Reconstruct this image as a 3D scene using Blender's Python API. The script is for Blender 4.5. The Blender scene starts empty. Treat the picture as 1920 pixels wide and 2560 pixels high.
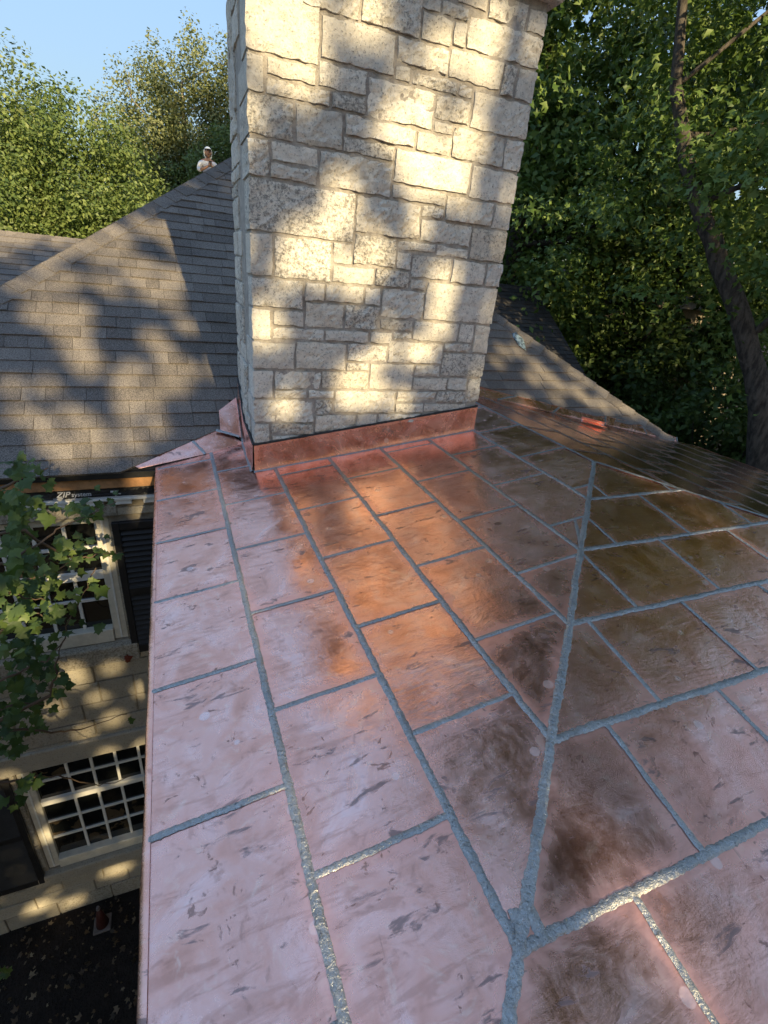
import bpy, bmesh, math, random
import numpy as np
from mathutils import Vector, Matrix, noise as mn

# ------------------------------------------------------------------ camera, sky, sun, exposure
scene = bpy.context.scene
COL = scene.collection
FOC, W0, H0 = 1218.0, 1920.0, 2560.0
YAW, PIT, ROL = math.radians(24.6), math.radians(26.25), math.radians(-6.2)
SKY_GAMMA = 0.10
SUN_EL, SUN_AZ = math.radians(22.0), math.radians(8.2)      # sun stands behind the viewer, a little to the right

def cam_axes():
    fwd = np.array([math.sin(YAW)*math.cos(PIT), math.cos(YAW)*math.cos(PIT), -math.sin(PIT)])
    rt = np.array([math.cos(YAW), -math.sin(YAW), 0.0])
    dn = np.cross(fwd, rt)
    r = rt*math.cos(ROL)+dn*math.sin(ROL)
    d = -rt*math.sin(ROL)+dn*math.cos(ROL)
    return r, d, fwd
CR, CD, CF = cam_axes()
cam = bpy.data.cameras.new('camera'); cam_o = bpy.data.objects.new('camera', cam); COL.objects.link(cam_o)
cam.sensor_fit = 'HORIZONTAL'; cam.sensor_width = 36.0; cam.lens = 36.0*FOC/W0
cam.clip_start = 0.05; cam.clip_end = 1500
cam_o.matrix_world = Matrix(((CR[0], -CD[0], -CF[0], 0), (CR[1], -CD[1], -CF[1], 0), (CR[2], -CD[2], -CF[2], 0), (0, 0, 0, 1)))
scene.camera = cam_o

world = bpy.data.worlds.new('World'); scene.world = world; world.use_nodes = True
wn = world.node_tree; wn.nodes.clear()
wo = wn.nodes.new('ShaderNodeOutputWorld'); wb = wn.nodes.new('ShaderNodeBackground'); sky = wn.nodes.new('ShaderNodeTexSky')
sky.sky_type = 'NISHITA'; sky.sun_disc = False
sky.sun_elevation = SUN_EL; sky.sun_rotation = math.pi - SUN_AZ
sky.altitude = 0; sky.air_density = 1.0; sky.dust_density = 0.6; sky.ozone_density = 2.0
wb.inputs['Strength'].default_value = 0.15
# thin bright summer haze: an evener dome than the bare model gives (hue kept, brightness range compressed)
wl = wn.nodes.new('ShaderNodeRGBToBW'); wp = wn.nodes.new('ShaderNodeMath'); wp.operation = 'POWER'; wp.inputs[1].default_value = SKY_GAMMA-1.0
wsc = wn.nodes.new('ShaderNodeVectorMath'); wsc.operation = 'SCALE'
wn.links.new(sky.outputs[0], wl.inputs[0]); wn.links.new(wl.outputs[0], wp.inputs[0]); wn.links.new(sky.outputs[0], wsc.inputs[0]); wn.links.new(wp.outputs[0], wsc.inputs['Scale'])
wt = wn.nodes.new('ShaderNodeMix'); wt.data_type = 'RGBA'; wt.blend_type = 'MULTIPLY'; wt.inputs[0].default_value = 1.0; wt.inputs[7].default_value = (1.07, 1.0, .93, 1)
wn.links.new(wsc.outputs[0], wt.inputs[6]); wn.links.new(wt.outputs[2], wb.inputs[0]); wn.links.new(wb.outputs[0], wo.inputs[0])

LS = np.array([math.sin(SUN_AZ)*math.cos(SUN_EL), -math.cos(SUN_AZ)*math.cos(SUN_EL), math.sin(SUN_EL)])
sl = bpy.data.lights.new('sun', 'SUN'); sl.energy = 2.4; sl.angle = math.radians(0.53); sl.color = (1.0, 0.79, 0.45)
so = bpy.data.objects.new('sun', sl); COL.objects.link(so)
so.rotation_euler = Vector(LS).to_track_quat('Z', 'Y').to_euler(); so.location = (5, -20, 30)

vs = scene.view_settings
vs.view_transform = 'Standard'; vs.look = 'None'; vs.gamma = 1.0; vs.use_curve_mapping = False
vs.exposure = 2.0
scene.cycles.max_bounces = 6; scene.cycles.diffuse_bounces = 2; scene.cycles.glossy_bounces = 4
scene.cycles.transmission_bounces = 4; scene.cycles.transparent_max_bounces = 8
scene.cycles.use_denoising = True; scene.cycles.use_adaptive_sampling = True; scene.cycles.adaptive_threshold = 0.02
scene.cycles.sample_clamp_indirect = 3.0; scene.cycles.caustics_reflective = True; scene.cycles.caustics_refractive = False

# ------------------------------------------------------------------ helpers
def ray(u, v):
    return CR*((u-W0/2)/FOC)+CD*((v-H0/2)/FOC)+CF
def at(u, v, Y):
    w = ray(u, v); return w/w[1]*Y
def atr(u, v, R):
    w = ray(u, v); return w/np.linalg.norm(w[:2])*R
def onp(u, v, n, d):
    w = ray(u, v); return w*(d/np.dot(n, w))
def proj(P):
    P = np.asarray(P); c = np.array([P@CR, P@CD, P@CF]); return W0/2+FOC*c[0]/c[2], H0/2+FOC*c[1]/c[2], c[2]

def tag(o, label=None, cat=None, group=None, kind=None):
    if label: o['label'] = label
    if cat: o['category'] = cat
    if group: o['group'] = group
    if kind: o['kind'] = kind
    return o
def empty(name, loc=(0, 0, 0), label=None, cat=None, group=None, parent=None):
    o = bpy.data.objects.new(name, None); COL.objects.link(o); o.location = loc; o.empty_display_size = .2
    if parent: o.parent = parent; o.location = Vector(loc)-parent.location
    return tag(o, label, cat, group)
def link(name, me, mat, parent=None, smooth=False):
    o = bpy.data.objects.new(name, me); COL.objects.link(o)
    if mat:
        if isinstance(mat, (list, tuple)):
            for m in mat: me.materials.append(m)
        elif not me.materials: me.materials.append(mat)
    if smooth: me.polygons.foreach_set('use_smooth', [True]*len(me.polygons))
    if parent:
        o.parent = parent
        off = Vector(parent.location); p = parent.parent
        while p: off += Vector(p.location); p = p.parent
        o.location = -off
    return o
def pyd(name, vs_, fs, mat, parent=None, smooth=False, recalc=True):
    me = bpy.data.meshes.new(name); me.from_pydata([tuple(map(float, v)) for v in vs_], [], fs)
    if recalc:
        bm = bmesh.new(); bm.from_mesh(me); bmesh.ops.recalc_face_normals(bm, faces=bm.faces); bm.to_mesh(me); bm.free()
    me.update()
    return link(name, me, mat, parent, smooth)
class MB:
    """collects boxes, prisms and tubes that make up ONE part"""
    def __init__(s): s.v = []; s.f = []
    def add(s, v, f):
        b = len(s.v); s.v += [tuple(map(float, q)) for q in v]; s.f += [tuple(i+b for i in q) for q in f]; return s
    def box(s, x0, x1, y0, y1, z0, z1):
        return s.add([(x0, y0, z0), (x1, y0, z0), (x1, y1, z0), (x0, y1, z0), (x0, y0, z1), (x1, y0, z1), (x1, y1, z1), (x0, y1, z1)],
                     [(0, 3, 2, 1), (4, 5, 6, 7), (0, 1, 5, 4), (1, 2, 6, 5), (2, 3, 7, 6), (3, 0, 4, 7)])
    def obox(s, O, A, B, Cc):
        O, A, B, Cc = map(np.asarray, (O, A, B, Cc))
        p = [O, O+A, O+A+B, O+B]; q = [k+Cc for k in p]
        return s.add(p+q, [(0, 3, 2, 1), (4, 5, 6, 7), (0, 1, 5, 4), (1, 2, 6, 5), (2, 3, 7, 6), (3, 0, 4, 7)])
    def tube(s, pts, radii, n=6, cap=True):
        pts = [np.asarray(p, float) for p in pts]; rings = []; prev = None
        for i, p in enumerate(pts):
            t = pts[min(i+1, len(pts)-1)]-pts[max(i-1, 0)]; t = t/(np.linalg.norm(t)+1e-9)
            if prev is None:
                a = np.cross(t, (0, 0, 1.0)); 
                if np.linalg.norm(a) < .1: a = np.cross(t, (1.0, 0, 0))
            else: a = prev-t*np.dot(prev, t)
            a = a/np.linalg.norm(a); b = np.cross(t, a); prev = a
            rings.append([p+radii[i]*(a*math.cos(2*math.pi*k/n)+b*math.sin(2*math.pi*k/n)) for k in range(n)])
        v = [q for r in rings for q in r]; f = []
        for i in range(len(rings)-1):
            for k in range(n): f.append((i*n+k, i*n+(k+1) % n, (i+1)*n+(k+1) % n, (i+1)*n+k))
        if cap: f.append(tuple(range(n-1, -1, -1))); f.append(tuple((len(rings)-1)*n+k for k in range(n)))
        return s.add(v, f)
    def build(s, name, mat, parent=None, smooth=False, bevel=0):
        o = pyd(name, s.v, s.f, mat, parent, smooth)
        if bevel:
            m = o.modifiers.new('bevel', 'BEVEL'); m.width = bevel; m.segments = 1; m.limit_method = 'ANGLE'
        return o
def clip(poly, a, b, c):
    """keep a*x+b*y+c>=0"""
    out = []
    for i in range(len(poly)):
        p, q = poly[i], poly[(i+1) % len(poly)]
        dp = a*p[0]+b*p[1]+c; dq = a*q[0]+b*q[1]+c
        if dp >= 0: out.append(p)
        if (dp >= 0) != (dq >= 0):
            t = dp/(dp-dq); out.append((p[0]+t*(q[0]-p[0]), p[1]+t*(q[1]-p[1])))
    return out
def area2(p):
    return abs(sum(p[i][0]*p[(i+1) % len(p)][1]-p[(i+1) % len(p)][0]*p[i][1] for i in range(len(p))))/2

# ------------------------------------------------------------------ materials
class NT:
    def __init__(s, name):
        s.m = bpy.data.materials.new(name); s.m.use_nodes = True; s.t = s.m.node_tree; s.t.nodes.clear()
        s.out = s.t.nodes.new('ShaderNodeOutputMaterial')
    def n(s, typ, **kw):
        nd = s.t.nodes.new('ShaderNode'+typ)
        for k, v in kw.items():
            if k.startswith('_'): setattr(nd, k[1:], v)
            else: s.set(nd, k, v)
        return nd
    def set(s, nd, k, v):
        i = nd.inputs[int(k[1:])] if (k[0] == 'i' and k[1:].isdigit()) else nd.inputs[k.replace('__', ' ')]
        if isinstance(v, bpy.types.NodeSocket): s.t.links.new(v, i)
        elif isinstance(v, bpy.types.Node): s.t.links.new(v.outputs[0], i)
        else:
            if i.type == 'RGBA' and len(v) == 3: v = (*v, 1)
            i.default_value = v
    def math(s, op, a, b=0.0, c=0.0, clamp=False):
        nd = s.n('Math', _operation=op, _use_clamp=clamp); s.set(nd, 'i0', a); s.set(nd, 'i1', b); s.set(nd, 'i2', c); return nd.outputs[0]
    def mix(s, f, a, b, mode='MIX'):
        nd = s.n('Mix', _data_type='RGBA', _blend_type=mode); s.set(nd, 'i0', f); s.set(nd, 'i6', a); s.set(nd, 'i7', b); return nd.outputs[2]
    def rng(s, v, a, b, c=0.0, d=1.0, smooth=True):
        nd = s.n('MapRange', _interpolation_type='SMOOTHSTEP' if smooth else 'LINEAR'); s.set(nd, 'i0', v)
        for k, x in zip(('i1', 'i2', 'i3', 'i4'), (a, b, c, d)): s.set(nd, k, x)
        return nd.outputs[0]
    def noise(s, vec, scale, detail=4, rough=.55, dist=0.0, w=None):
        nd = s.n('TexNoise', Scale=scale, Detail=detail, Roughness=rough, Distortion=dist)
        if w is not None: nd.noise_dimensions = '4D'; s.set(nd, 'W', w)
        s.set(nd, 'Vector', vec); return nd.outputs[0]
    def ramp(s, v, stops):
        nd = s.n('ValToRGB'); s.set(nd, 'i0', v); e = nd.color_ramp.elements
        while len(e) < len(stops): e.new(.5)
        for k, (p, c) in zip(e, stops): k.position = p; k.color = (*c, 1)
        return nd.outputs[0]
    def mapv(s, vec, rot=(0, 0, 0), scale=(1, 1, 1)):
        nd = s.n('Mapping'); s.set(nd, 'Vector', vec); nd.inputs['Rotation'].default_value = rot; nd.inputs['Scale'].default_value = scale; return nd.outputs[0]
    def obj(s): return s.n('TexCoord').outputs['Object']
    def rand(s):
        a = s.n('ObjectInfo').outputs['Random']; b = s.n('NewGeometry').outputs['Random Per Island']
        return s.math('FRACT', s.math('ADD', a, b))
    def bump(s, h, strength=.3, dist=.01, nrm=None):
        nd = s.n('Bump', Strength=strength, Distance=dist, Height=h)
        if nrm is not None: s.set(nd, 'Normal', nrm)
        return nd.outputs[0]
    def bsdf(s, **kw):
        p = s.n('BsdfPrincipled', **kw); s.t.links.new(p.outputs[0], s.out.inputs[0]); return p

def mat_copper(name, tint=1.0, base_rough=.05, dirt=1.0, haze=.13, swirl=.22, hw=.70):
    k = NT(name); P = k.obj(); R = k.n('ObjectInfo').outputs['Random']; W = k.math('MULTIPLY', R, 40.0)
    edge = k.n('Attribute', _attribute_name='edge').outputs['Fac']
    n1 = k.noise(P, 3.2, 6, .62, 1.8, W)
    sw = k.noise(P, 6.5, 8, .68, 3.5, W)                                             # swirls of the polishing rag
    sm = k.noise(k.mapv(P, (0, 0, .5), (3.0, 14, 3.0)), 1.6, 8, .66, 1.5, W)           # wipe streaks
    sc = k.noise(k.mapv(P, (0, 0, -.7), (60, 4, 4)), 1.4, 4, .6, .6, W)                # scratches
    st = k.rng(k.noise(P, 17, 6, .68, 1.0, W), .605, .66)
    st2 = k.rng(k.noise(k.mapv(P, (0, 0, .9), (5, 15, 5)), 1.1, 6, .66, .8, W), .585, .655)
    vor = k.n('TexVoronoi', Scale=9.0, Vector=P); spot = k.rng(vor.outputs['Distance'], .19, .16)
    spot = k.math('MULTIPLY', spot, k.math('GREATER_THAN', k.n('SeparateColor', Color=vor.outputs['Color']).outputs[0], .84))
    hn = k.noise(P, 6, 3, .55, .8, W); hn2 = k.noise(P, 1.3, 2, .5, 0, W)
    halo = k.rng(k.math('ADD', edge, k.math('MULTIPLY', k.math('SUBTRACT', hn, .5), .10)), .085, -.01)
    halo = k.math('MULTIPLY', halo, k.rng(hn2, .30, .62, .35, 1.0))
    col = k.ramp(n1, [(.24, (.62*tint, .285*tint, .19*tint)), (.45, (.86*tint, .435*tint, .32*tint)), (.60, (.95*tint, .555*tint, .45*tint)), (.74, (.98*tint, .69*tint, .62*tint))])
    col = k.mix(k.math('MULTIPLY', k.rng(sm, .50, .62), .45*dirt), col, (.52, .245, .17))
    col = k.mix(k.math('MULTIPLY', k.rng(sw, .54, .66), .45), col, (.98, .67, .52))
    col = k.mix(k.math('MULTIPLY', k.rng(sw, .44, .34), .45*dirt), col, (.42, .21, .15))
    col = k.mix(k.math('MULTIPLY', halo, hw), col, (.96, .49, .385))
    col = k.mix(k.math('MULTIPLY', k.rng(sc, .66, .72), .35), col, (.30, .16, .12))
    col = k.mix(k.math('MULTIPLY', st, .65*dirt), col, (.19, .11, .09))
    col = k.mix(k.math('MULTIPLY', st2, .74), col, (.20, .155, .15))
    col = k.mix(k.math('MULTIPLY', spot, .5), col, (.97, .76, .70))
    ro = k.math('ADD', k.math('MULTIPLY', k.rng(n1, .3, .75), .10), k.math('MULTIPLY', halo, .26))
    ro = k.math('ADD', ro, k.math('ADD', k.math('MULTIPLY', R, .07), base_rough))
    ro = k.math('ADD', ro, k.math('MULTIPLY', k.rng(sw, .40, .65), .10))
    ro = k.math('ADD', ro, k.math('MULTIPLY', k.math('MAXIMUM', st, st2), .22))
    ro = k.math('ADD', ro, k.math('MULTIPLY', spot, .12), clamp=True)
    b1 = k.bump(k.noise(P, 4.5, 3, .5, .6, W), .16, .012)
    b2 = k.bump(k.math('ADD', sm, sw), swirl, .0030, b1)
    b3 = k.bump(k.noise(P, 90, 4, .65, .6), .14, .0010, b2)
    pa = k.n('BsdfPrincipled', Base__Color=col, Metallic=1.0, Roughness=ro, Normal=b3)
    pb = k.n('BsdfPrincipled', Base__Color=col, Metallic=1.0, Roughness=.52, Normal=b3)      # hazy film left by flux and rag
    mx = k.n('MixShader', i0=k.math('ADD', haze, k.math('MULTIPLY', k.rng(n1, .35, .7), haze*1.3)), i1=pa, i2=pb); k.t.links.new(mx.outputs[0], k.out.inputs[0])
    return k.m
def mat_solder():
    k = NT('solder_grey'); P = k.obj(); n = k.noise(P, 75, 5, .65, .5); n2 = k.noise(P, 9, 3); n3 = k.noise(P, 210, 3, .6)
    col = k.mix(n2, (.26, .26, .255), (.48, .48, .465))
    col = k.mix(k.rng(n, .54, .72), col, (.15, .155, .16))
    col = k.mix(k.math('MULTIPLY', k.rng(n3, .58, .72), .7), col, (.75, .76, .75))
    b1 = k.bump(n, 1.0, .006); b2 = k.bump(n3, .6, .002, b1)
    k.bsdf(Base__Color=col, Metallic=.8, Roughness=k.rng(n, .3, .7, .24, .46), Normal=b2)
    return k.m
def mat_stone(name, c0, c1, dirt=(.10, .095, .085), warm=(.62, .50, .32)):
    k = NT(name); P = k.obj(); R = k.n('ObjectInfo').outputs['Random']; W = k.math('MULTIPLY', R, 30.0)
    n1 = k.noise(P, 7, 6, .65, .4, W); n2 = k.noise(P, 52, 7, .74, .3, W); pit = k.noise(P, 75, 5, .7, .3, W)
    col = k.mix(n1, c0, c1)
    tone = k.math('ADD', .84, k.math('MULTIPLY', k.math('FRACT', k.math('MULTIPLY', R, 5.13)), .24))
    col = k.mix(1.0, col, k.n('CombineColor', Red=tone, Green=tone, Blue=tone).outputs[0], 'MULTIPLY')
    col = k.mix(k.math('MULTIPLY', k.rng(R, .80, .98), .22), col, warm)
    R2 = k.math('FRACT', k.math('MULTIPLY', R, 7.31)); R3 = k.math('FRACT', k.math('MULTIPLY', R, 3.77))
    col = k.mix(k.math('MULTIPLY', k.rng(k.noise(P, 16, 5, .7, .8, W), .42, .66), .38), col, (.38, .36, .33))
    lo = k.math('SUBTRACT', .585, k.math('MULTIPLY', k.rng(R3, .4, .9), .13))
    dk = k.math('MULTIPLY', k.rng(k.math('SUBTRACT', n2, lo), 0.0, .14), k.math('ADD', .30, k.math('MULTIPLY', k.rng(R3, .35, .85), .42)))
    col = k.mix(dk, col, dirt)
    col = k.mix(k.math('MULTIPLY', k.rng(pit, .53, .65), .68), col, (.14, .13, .115))
    h = k.math('ADD', k.math('MULTIPLY', n2, .7), k.math('MULTIPLY', pit, .45))
    k.bsdf(Base__Color=col, Roughness=.92, Normal=k.bump(h, 1.0, .020)); k.m.node_tree.nodes['Principled BSDF'].inputs['Specular IOR Level'].default_value = .2
    return k.m
def mat_plain(name, col, rough=.7, var=.25, scale=12, bump=.2, dist=.004, metallic=0.0, spec=.3):
    k = NT(name); P = k.obj(); n = k.noise(P, scale, 5, .6); n2 = k.noise(P, scale*6, 4, .6)
    f = k.math('ADD', k.math('MULTIPLY', n, .7), k.math('MULTIPLY', n2, .3))
    c = k.mix(k.rng(f, .3, .7), tuple(x*(1-var) for x in col), tuple(min(1, x*(1+var)) for x in col))
    p = k.bsdf(Base__Color=c, Roughness=rough, Metallic=metallic, Normal=k.bump(n2, bump, dist)); p.inputs['Specular IOR Level'].default_value = spec
    return k.m
def mat_shingle(name, lo, mid, hi):
    k = NT(name); P = k.obj(); r = k.rand(); n = k.noise(P, 130, 3, .7); n1 = k.noise(P, 2.2, 5, .6)
    col = k.ramp(r, [(0, lo), (.5, mid), (1, hi)])
    col = k.mix(k.math('MULTIPLY', k.rng(n, .42, .68), .40), col, tuple(min(1, 2.0*x) for x in hi))
    col = k.mix(k.math('MULTIPLY', k.rng(n, .55, .34), .55), col, tuple(.35*x for x in lo))
    col = k.mix(k.math('MULTIPLY', k.rng(n1, .45, .75), .30), col, (.055, .05, .046))
    p = k.bsdf(Base__Color=col, Roughness=.95, Normal=k.bump(n, .7, .006)); p.inputs['Specular IOR Level'].default_value = .15
    return k.m
def mat_leaf(name, c0, c1, c2, trans=.35, rough=.5):
    k = NT(name); r = k.rand(); P = k.obj(); n = k.noise(P, 1.1, 3, .6)
    f = k.math('ADD', k.math('MULTIPLY', r, .6), k.math('MULTIPLY', n, .4))
    col = k.ramp(f, [(.2, c0), (.5, c1), (.85, c2)])
    p = k.n('BsdfPrincipled', Base__Color=col, Roughness=rough); p.inputs['Specular IOR Level'].default_value = .35
    t = k.n('BsdfTranslucent', Color=k.mix(.5, col, (.16, .24, .02)))
    m = k.n('MixShader', i0=trans, i1=p, i2=t); k.t.links.new(m.outputs[0], k.out.inputs[0])
    return k.m
def mat_bark(name, c=(.10, .085, .07)):
    k = NT(name); P = k.obj(); n = k.noise(k.mapv(P, (0, 0, 0), (7, 7, 1.6)), 2.6, 6, .65); n2 = k.noise(P, 30, 4)
    col = k.mix(k.rng(n, .35, .65), tuple(x*.4 for x in c), tuple(min(1, x*1.6) for x in c))
    k.bsdf(Base__Color=col, Roughness=.95, Normal=k.bump(k.math('ADD', n, k.math('MULTIPLY', n2, .3)), .9, .03)); return k.m

M = {}
M['copper'] = mat_copper('copper_sheet')
M['copper_flash'] = mat_copper('copper_flashing', 1.05, .08, .30, .16)
M['copper_bright'] = mat_copper('polished_copper_sheet', 1.0, .03, .8, .09, .55, .95)
M['copper_mirror'] = mat_copper('mirror_copper_sheet', 1.05, .008, .5, .035, .30, .5)
M['solder'] = mat_solder()
M['stone'] = mat_stone('white_limestone', (.74, .69, .59), (.93, .88, .78))
M['mortar'] = mat_plain('grey_mortar', (.42, .385, .34), .95, .3, 22, .9, .012)
M['shingle'] = mat_shingle('asphalt_shingle', (.115, .102, .092), (.165, .147, .131), (.22, .196, .172))
M['shingle_shaded'] = mat_shingle('shaded_asphalt_shingle', (.04, .038, .038), (.055, .052, .05), (.075, .07, .065))  # shade on the right wing is put into this darker shingle colour
M['felt'] = mat_plain('roof_felt', (.02, .02, .02), .95)
M['wallstone'] = mat_stone('tan_limestone', (.36, .32, .245), (.52, .47, .375), (.16, .13, .09))
M['wallmortar'] = mat_plain('tan_mortar', (.30, .26, .20), .95, .2, 30, .6, .006)
M['white'] = mat_plain('white_paint', (.72, .71, .66), .55, .08, 20, .15)
M['trim'] = mat_plain('cream_trim_paint', (.62, .58, .48), .6, .12, 14, .2)
M['black'] = mat_plain('black_shutter_paint', (.018, .018, .019), .5, .2, 12, .2)
def mat_glass():
    k = NT('window_glass'); P = k.obj(); R = k.n('ObjectInfo').outputs['Random']; n = k.noise(P, 7, 3, .5, .5, k.math('MULTIPLY', R, 20.0))
    col = k.mix(k.math('MULTIPLY', k.rng(n, .52, .56), k.rng(R, .35, .9)), (.006, .007, .007), (.075, .055, .032))  # brown patches paint reflections and the room inside into the pane colour
    p = k.bsdf(Base__Color=col, Roughness=.05, Normal=k.bump(k.noise(P, 3, 2), .03, .01)); p.inputs['Specular IOR Level'].default_value = .7
    return k.m
M['glass'] = mat_glass()
M['wood'] = mat_plain('raw_fascia_wood', (.36, .19, .085), .7, .35, 9, .3)
M['tape'] = mat_plain('black_flashing_tape', (.012, .012, .014), .28, .3, 8, .7, .02, 0, .6)
M['print'] = mat_plain('white_print', (.55, .56, .58), .5, .05)
M['sealant'] = mat_plain('black_sealant', (.012, .012, .012), .45, .3, 40, .6, .004, 0, .5)
M['ground'] = mat_plain('mulch_soil', (.014, .010, .008), .95, .6, 5, .9, .05)
M['bark'] = mat_bark('tree_bark', (.062, .052, .043)); M['bark_light'] = mat_bark('pale_bark', (.24, .21, .16)); M['bark_mid'] = mat_bark('grey_bark', (.15, .13, .105))
M['twig'] = mat_plain('brown_twig', (.11, .075, .05), .8, .3)
M['leaf_olive'] = mat_leaf('olive_foliage', (.065, .10, .03), (.14, .18, .055), (.25, .285, .11), .30)
M['leaf_pale'] = mat_leaf('pale_foliage', (.11, .135, .05), (.20, .225, .09), (.31, .325, .15), .30)
M['leaf_fresh'] = mat_leaf('fresh_foliage', (.065, .105, .028), (.135, .19, .052), (.235, .29, .09), .32)
M['leaf_maple'] = mat_leaf('maple_foliage', (.05, .10, .022), (.105, .175, .042), (.21, .285, .08), .35)
M['leaf_dark'] = mat_leaf('dark_foliage', (.038, .07, .02), (.07, .118, .032), (.13, .19, .052), .30)
M['leaf_gobo'] = mat_plain('shade_leaf', (.06, .10, .025), .6)
M['leaf_vine'] = mat_leaf('lobed_leaf_green', (.032, .062, .018), (.062, .108, .028), (.14, .195, .05), .35)
M['grass'] = mat_leaf('lawn_green', (.03, .06, .015), (.045, .08, .02), (.06, .1, .03), .2)

# ------------------------------------------------------------------ foliage machinery
def bulk_mesh(name, V, F, k):
    """V (n,3) array, F (m,k) int array"""
    me = bpy.data.meshes.new(name)
    me.vertices.add(len(V)); me.vertices.foreach_set('co', np.ascontiguousarray(V, np.float32).ravel())
    me.loops.add(F.size); me.loops.foreach_set('vertex_index', np.ascontiguousarray(F, np.int32).ravel())
    me.polygons.add(len(F)); me.polygons.foreach_set('loop_start', np.arange(0, F.size, k, dtype=np.int32))
    me.update(calc_edges=True); return me
T_SIMPLE = (np.array([(0, -.5, 0), (.30, .02, .07), (0, .5, 0), (-.30, .02, .07)]), np.array([(0, 1, 2), (0, 2, 3)]))
def star_leaf(n=5, deep=.42, teeth=False):
    pts = [(0, -.42)]
    lobes = [(-145, .42), (-62, .80), (0, 1.0), (62, .80), (145, .42)]
    o = []
    for i, (a, r) in enumerate(lobes):
        A = math.radians(a)
        if i: 
            am = math.radians((a+lobes[i-1][0])/2); o.append((math.sin(am)*deep, math.cos(am)*deep))
        if teeth:
            o.append((math.sin(A-.20)*r*.74, math.cos(A-.20)*r*.74))
            o.append((math.sin(A)*r, math.cos(A)*r)); o.append((math.sin(A+.20)*r*.74, math.cos(A+.20)*r*.74))
        else: o.append((math.sin(A)*r, math.cos(A)*r))
    o = [(0, -.12)]+o
    v = [(0, .12, 0)]+[(x*.62, y*.62-.05, -.16*(x*x+y*y)+.05*math.sin(5*x)) for x, y in o]
    k = len(o); f = [(0, 1+i, 1+(i+1) % k) for i in range(k)]
    return np.array(v), np.array([(a, c, b) for a, b, c in f])
def star_small():
    o = [(0, -.35)]+[(math.sin(math.radians(a))*r, math.cos(math.radians(a))*r) for a, r in ((-68, .85), (-32, .40), (0, 1.0), (32, .40), (68, .85))]
    v = [(0, .1, .04)]+[(x*.62, y*.62-.05, -.14*(x*x+y*y)) for x, y in o]
    return np.array(v), np.array([(0, 1+(i+1) % 6, 1+i) for i in range(6)])
T_SMALL = star_small()
T_STAR = star_leaf(); T_LOBED = star_leaf(deep=.60, teeth=True)
def leaves(name, C, Nn, size, tmpl, rng):
    V0, F0 = tmpl; n = len(C)
    Nn = Nn/np.linalg.norm(Nn, axis=1, keepdims=True)
    t = rng.normal(size=(n, 3)); t -= Nn*(t*Nn).sum(1, keepdims=True); t /= np.linalg.norm(t, axis=1, keepdims=True)
    b = np.cross(Nn, t); s = size[:, None, None]
    V = C[:, None, :]+s*(t[:, None, :]*V0[None, :, 0:1]+b[:, None, :]*V0[None, :, 1:2]+Nn[:, None, :]*V0[None, :, 2:3])
    F = (F0[None]+(np.arange(n)*len(V0))[:, None, None]).reshape(-1, 3)
    return bulk_mesh(name, V.reshape(-1, 3), F, 3)
def crown_points(rng, ells, nclump, per, cr, stretch=(1, 1, .8), shell=.5):
    vol = np.array([e[1][0]*e[1][1]*e[1][2] for e in ells]); ids = rng.choice(len(ells), nclump, p=vol/vol.sum())
    d = rng.normal(size=(nclump, 3)); d /= np.linalg.norm(d, axis=1, keepdims=True)
    r = rng.random(nclump)**shell
    cen = np.array([e[0] for e in ells], float)[ids]+d*r[:, None]*np.array([e[1] for e in ells], float)[ids]
    cs = cr*(.55+.9*rng.random(nclump))
    num = np.maximum(6, (per*(cs/cr)**2).astype(int))
    idx = np.repeat(np.arange(nclump), num)
    off = rng.normal(size=(len(idx), 3)); off /= np.linalg.norm(off, axis=1, keepdims=True); off *= (rng.random(len(idx))**.5)[:, None]*np.array(stretch)*cs[idx][:, None]
    P = cen[idx]+off
    out = off/(np.linalg.norm(off, axis=1, keepdims=True)+1e-6)
    Nn = rng.normal(size=P.shape)*.75+out*.6+np.array([0, -.25, .75])
    return cen, P, Nn
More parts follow.
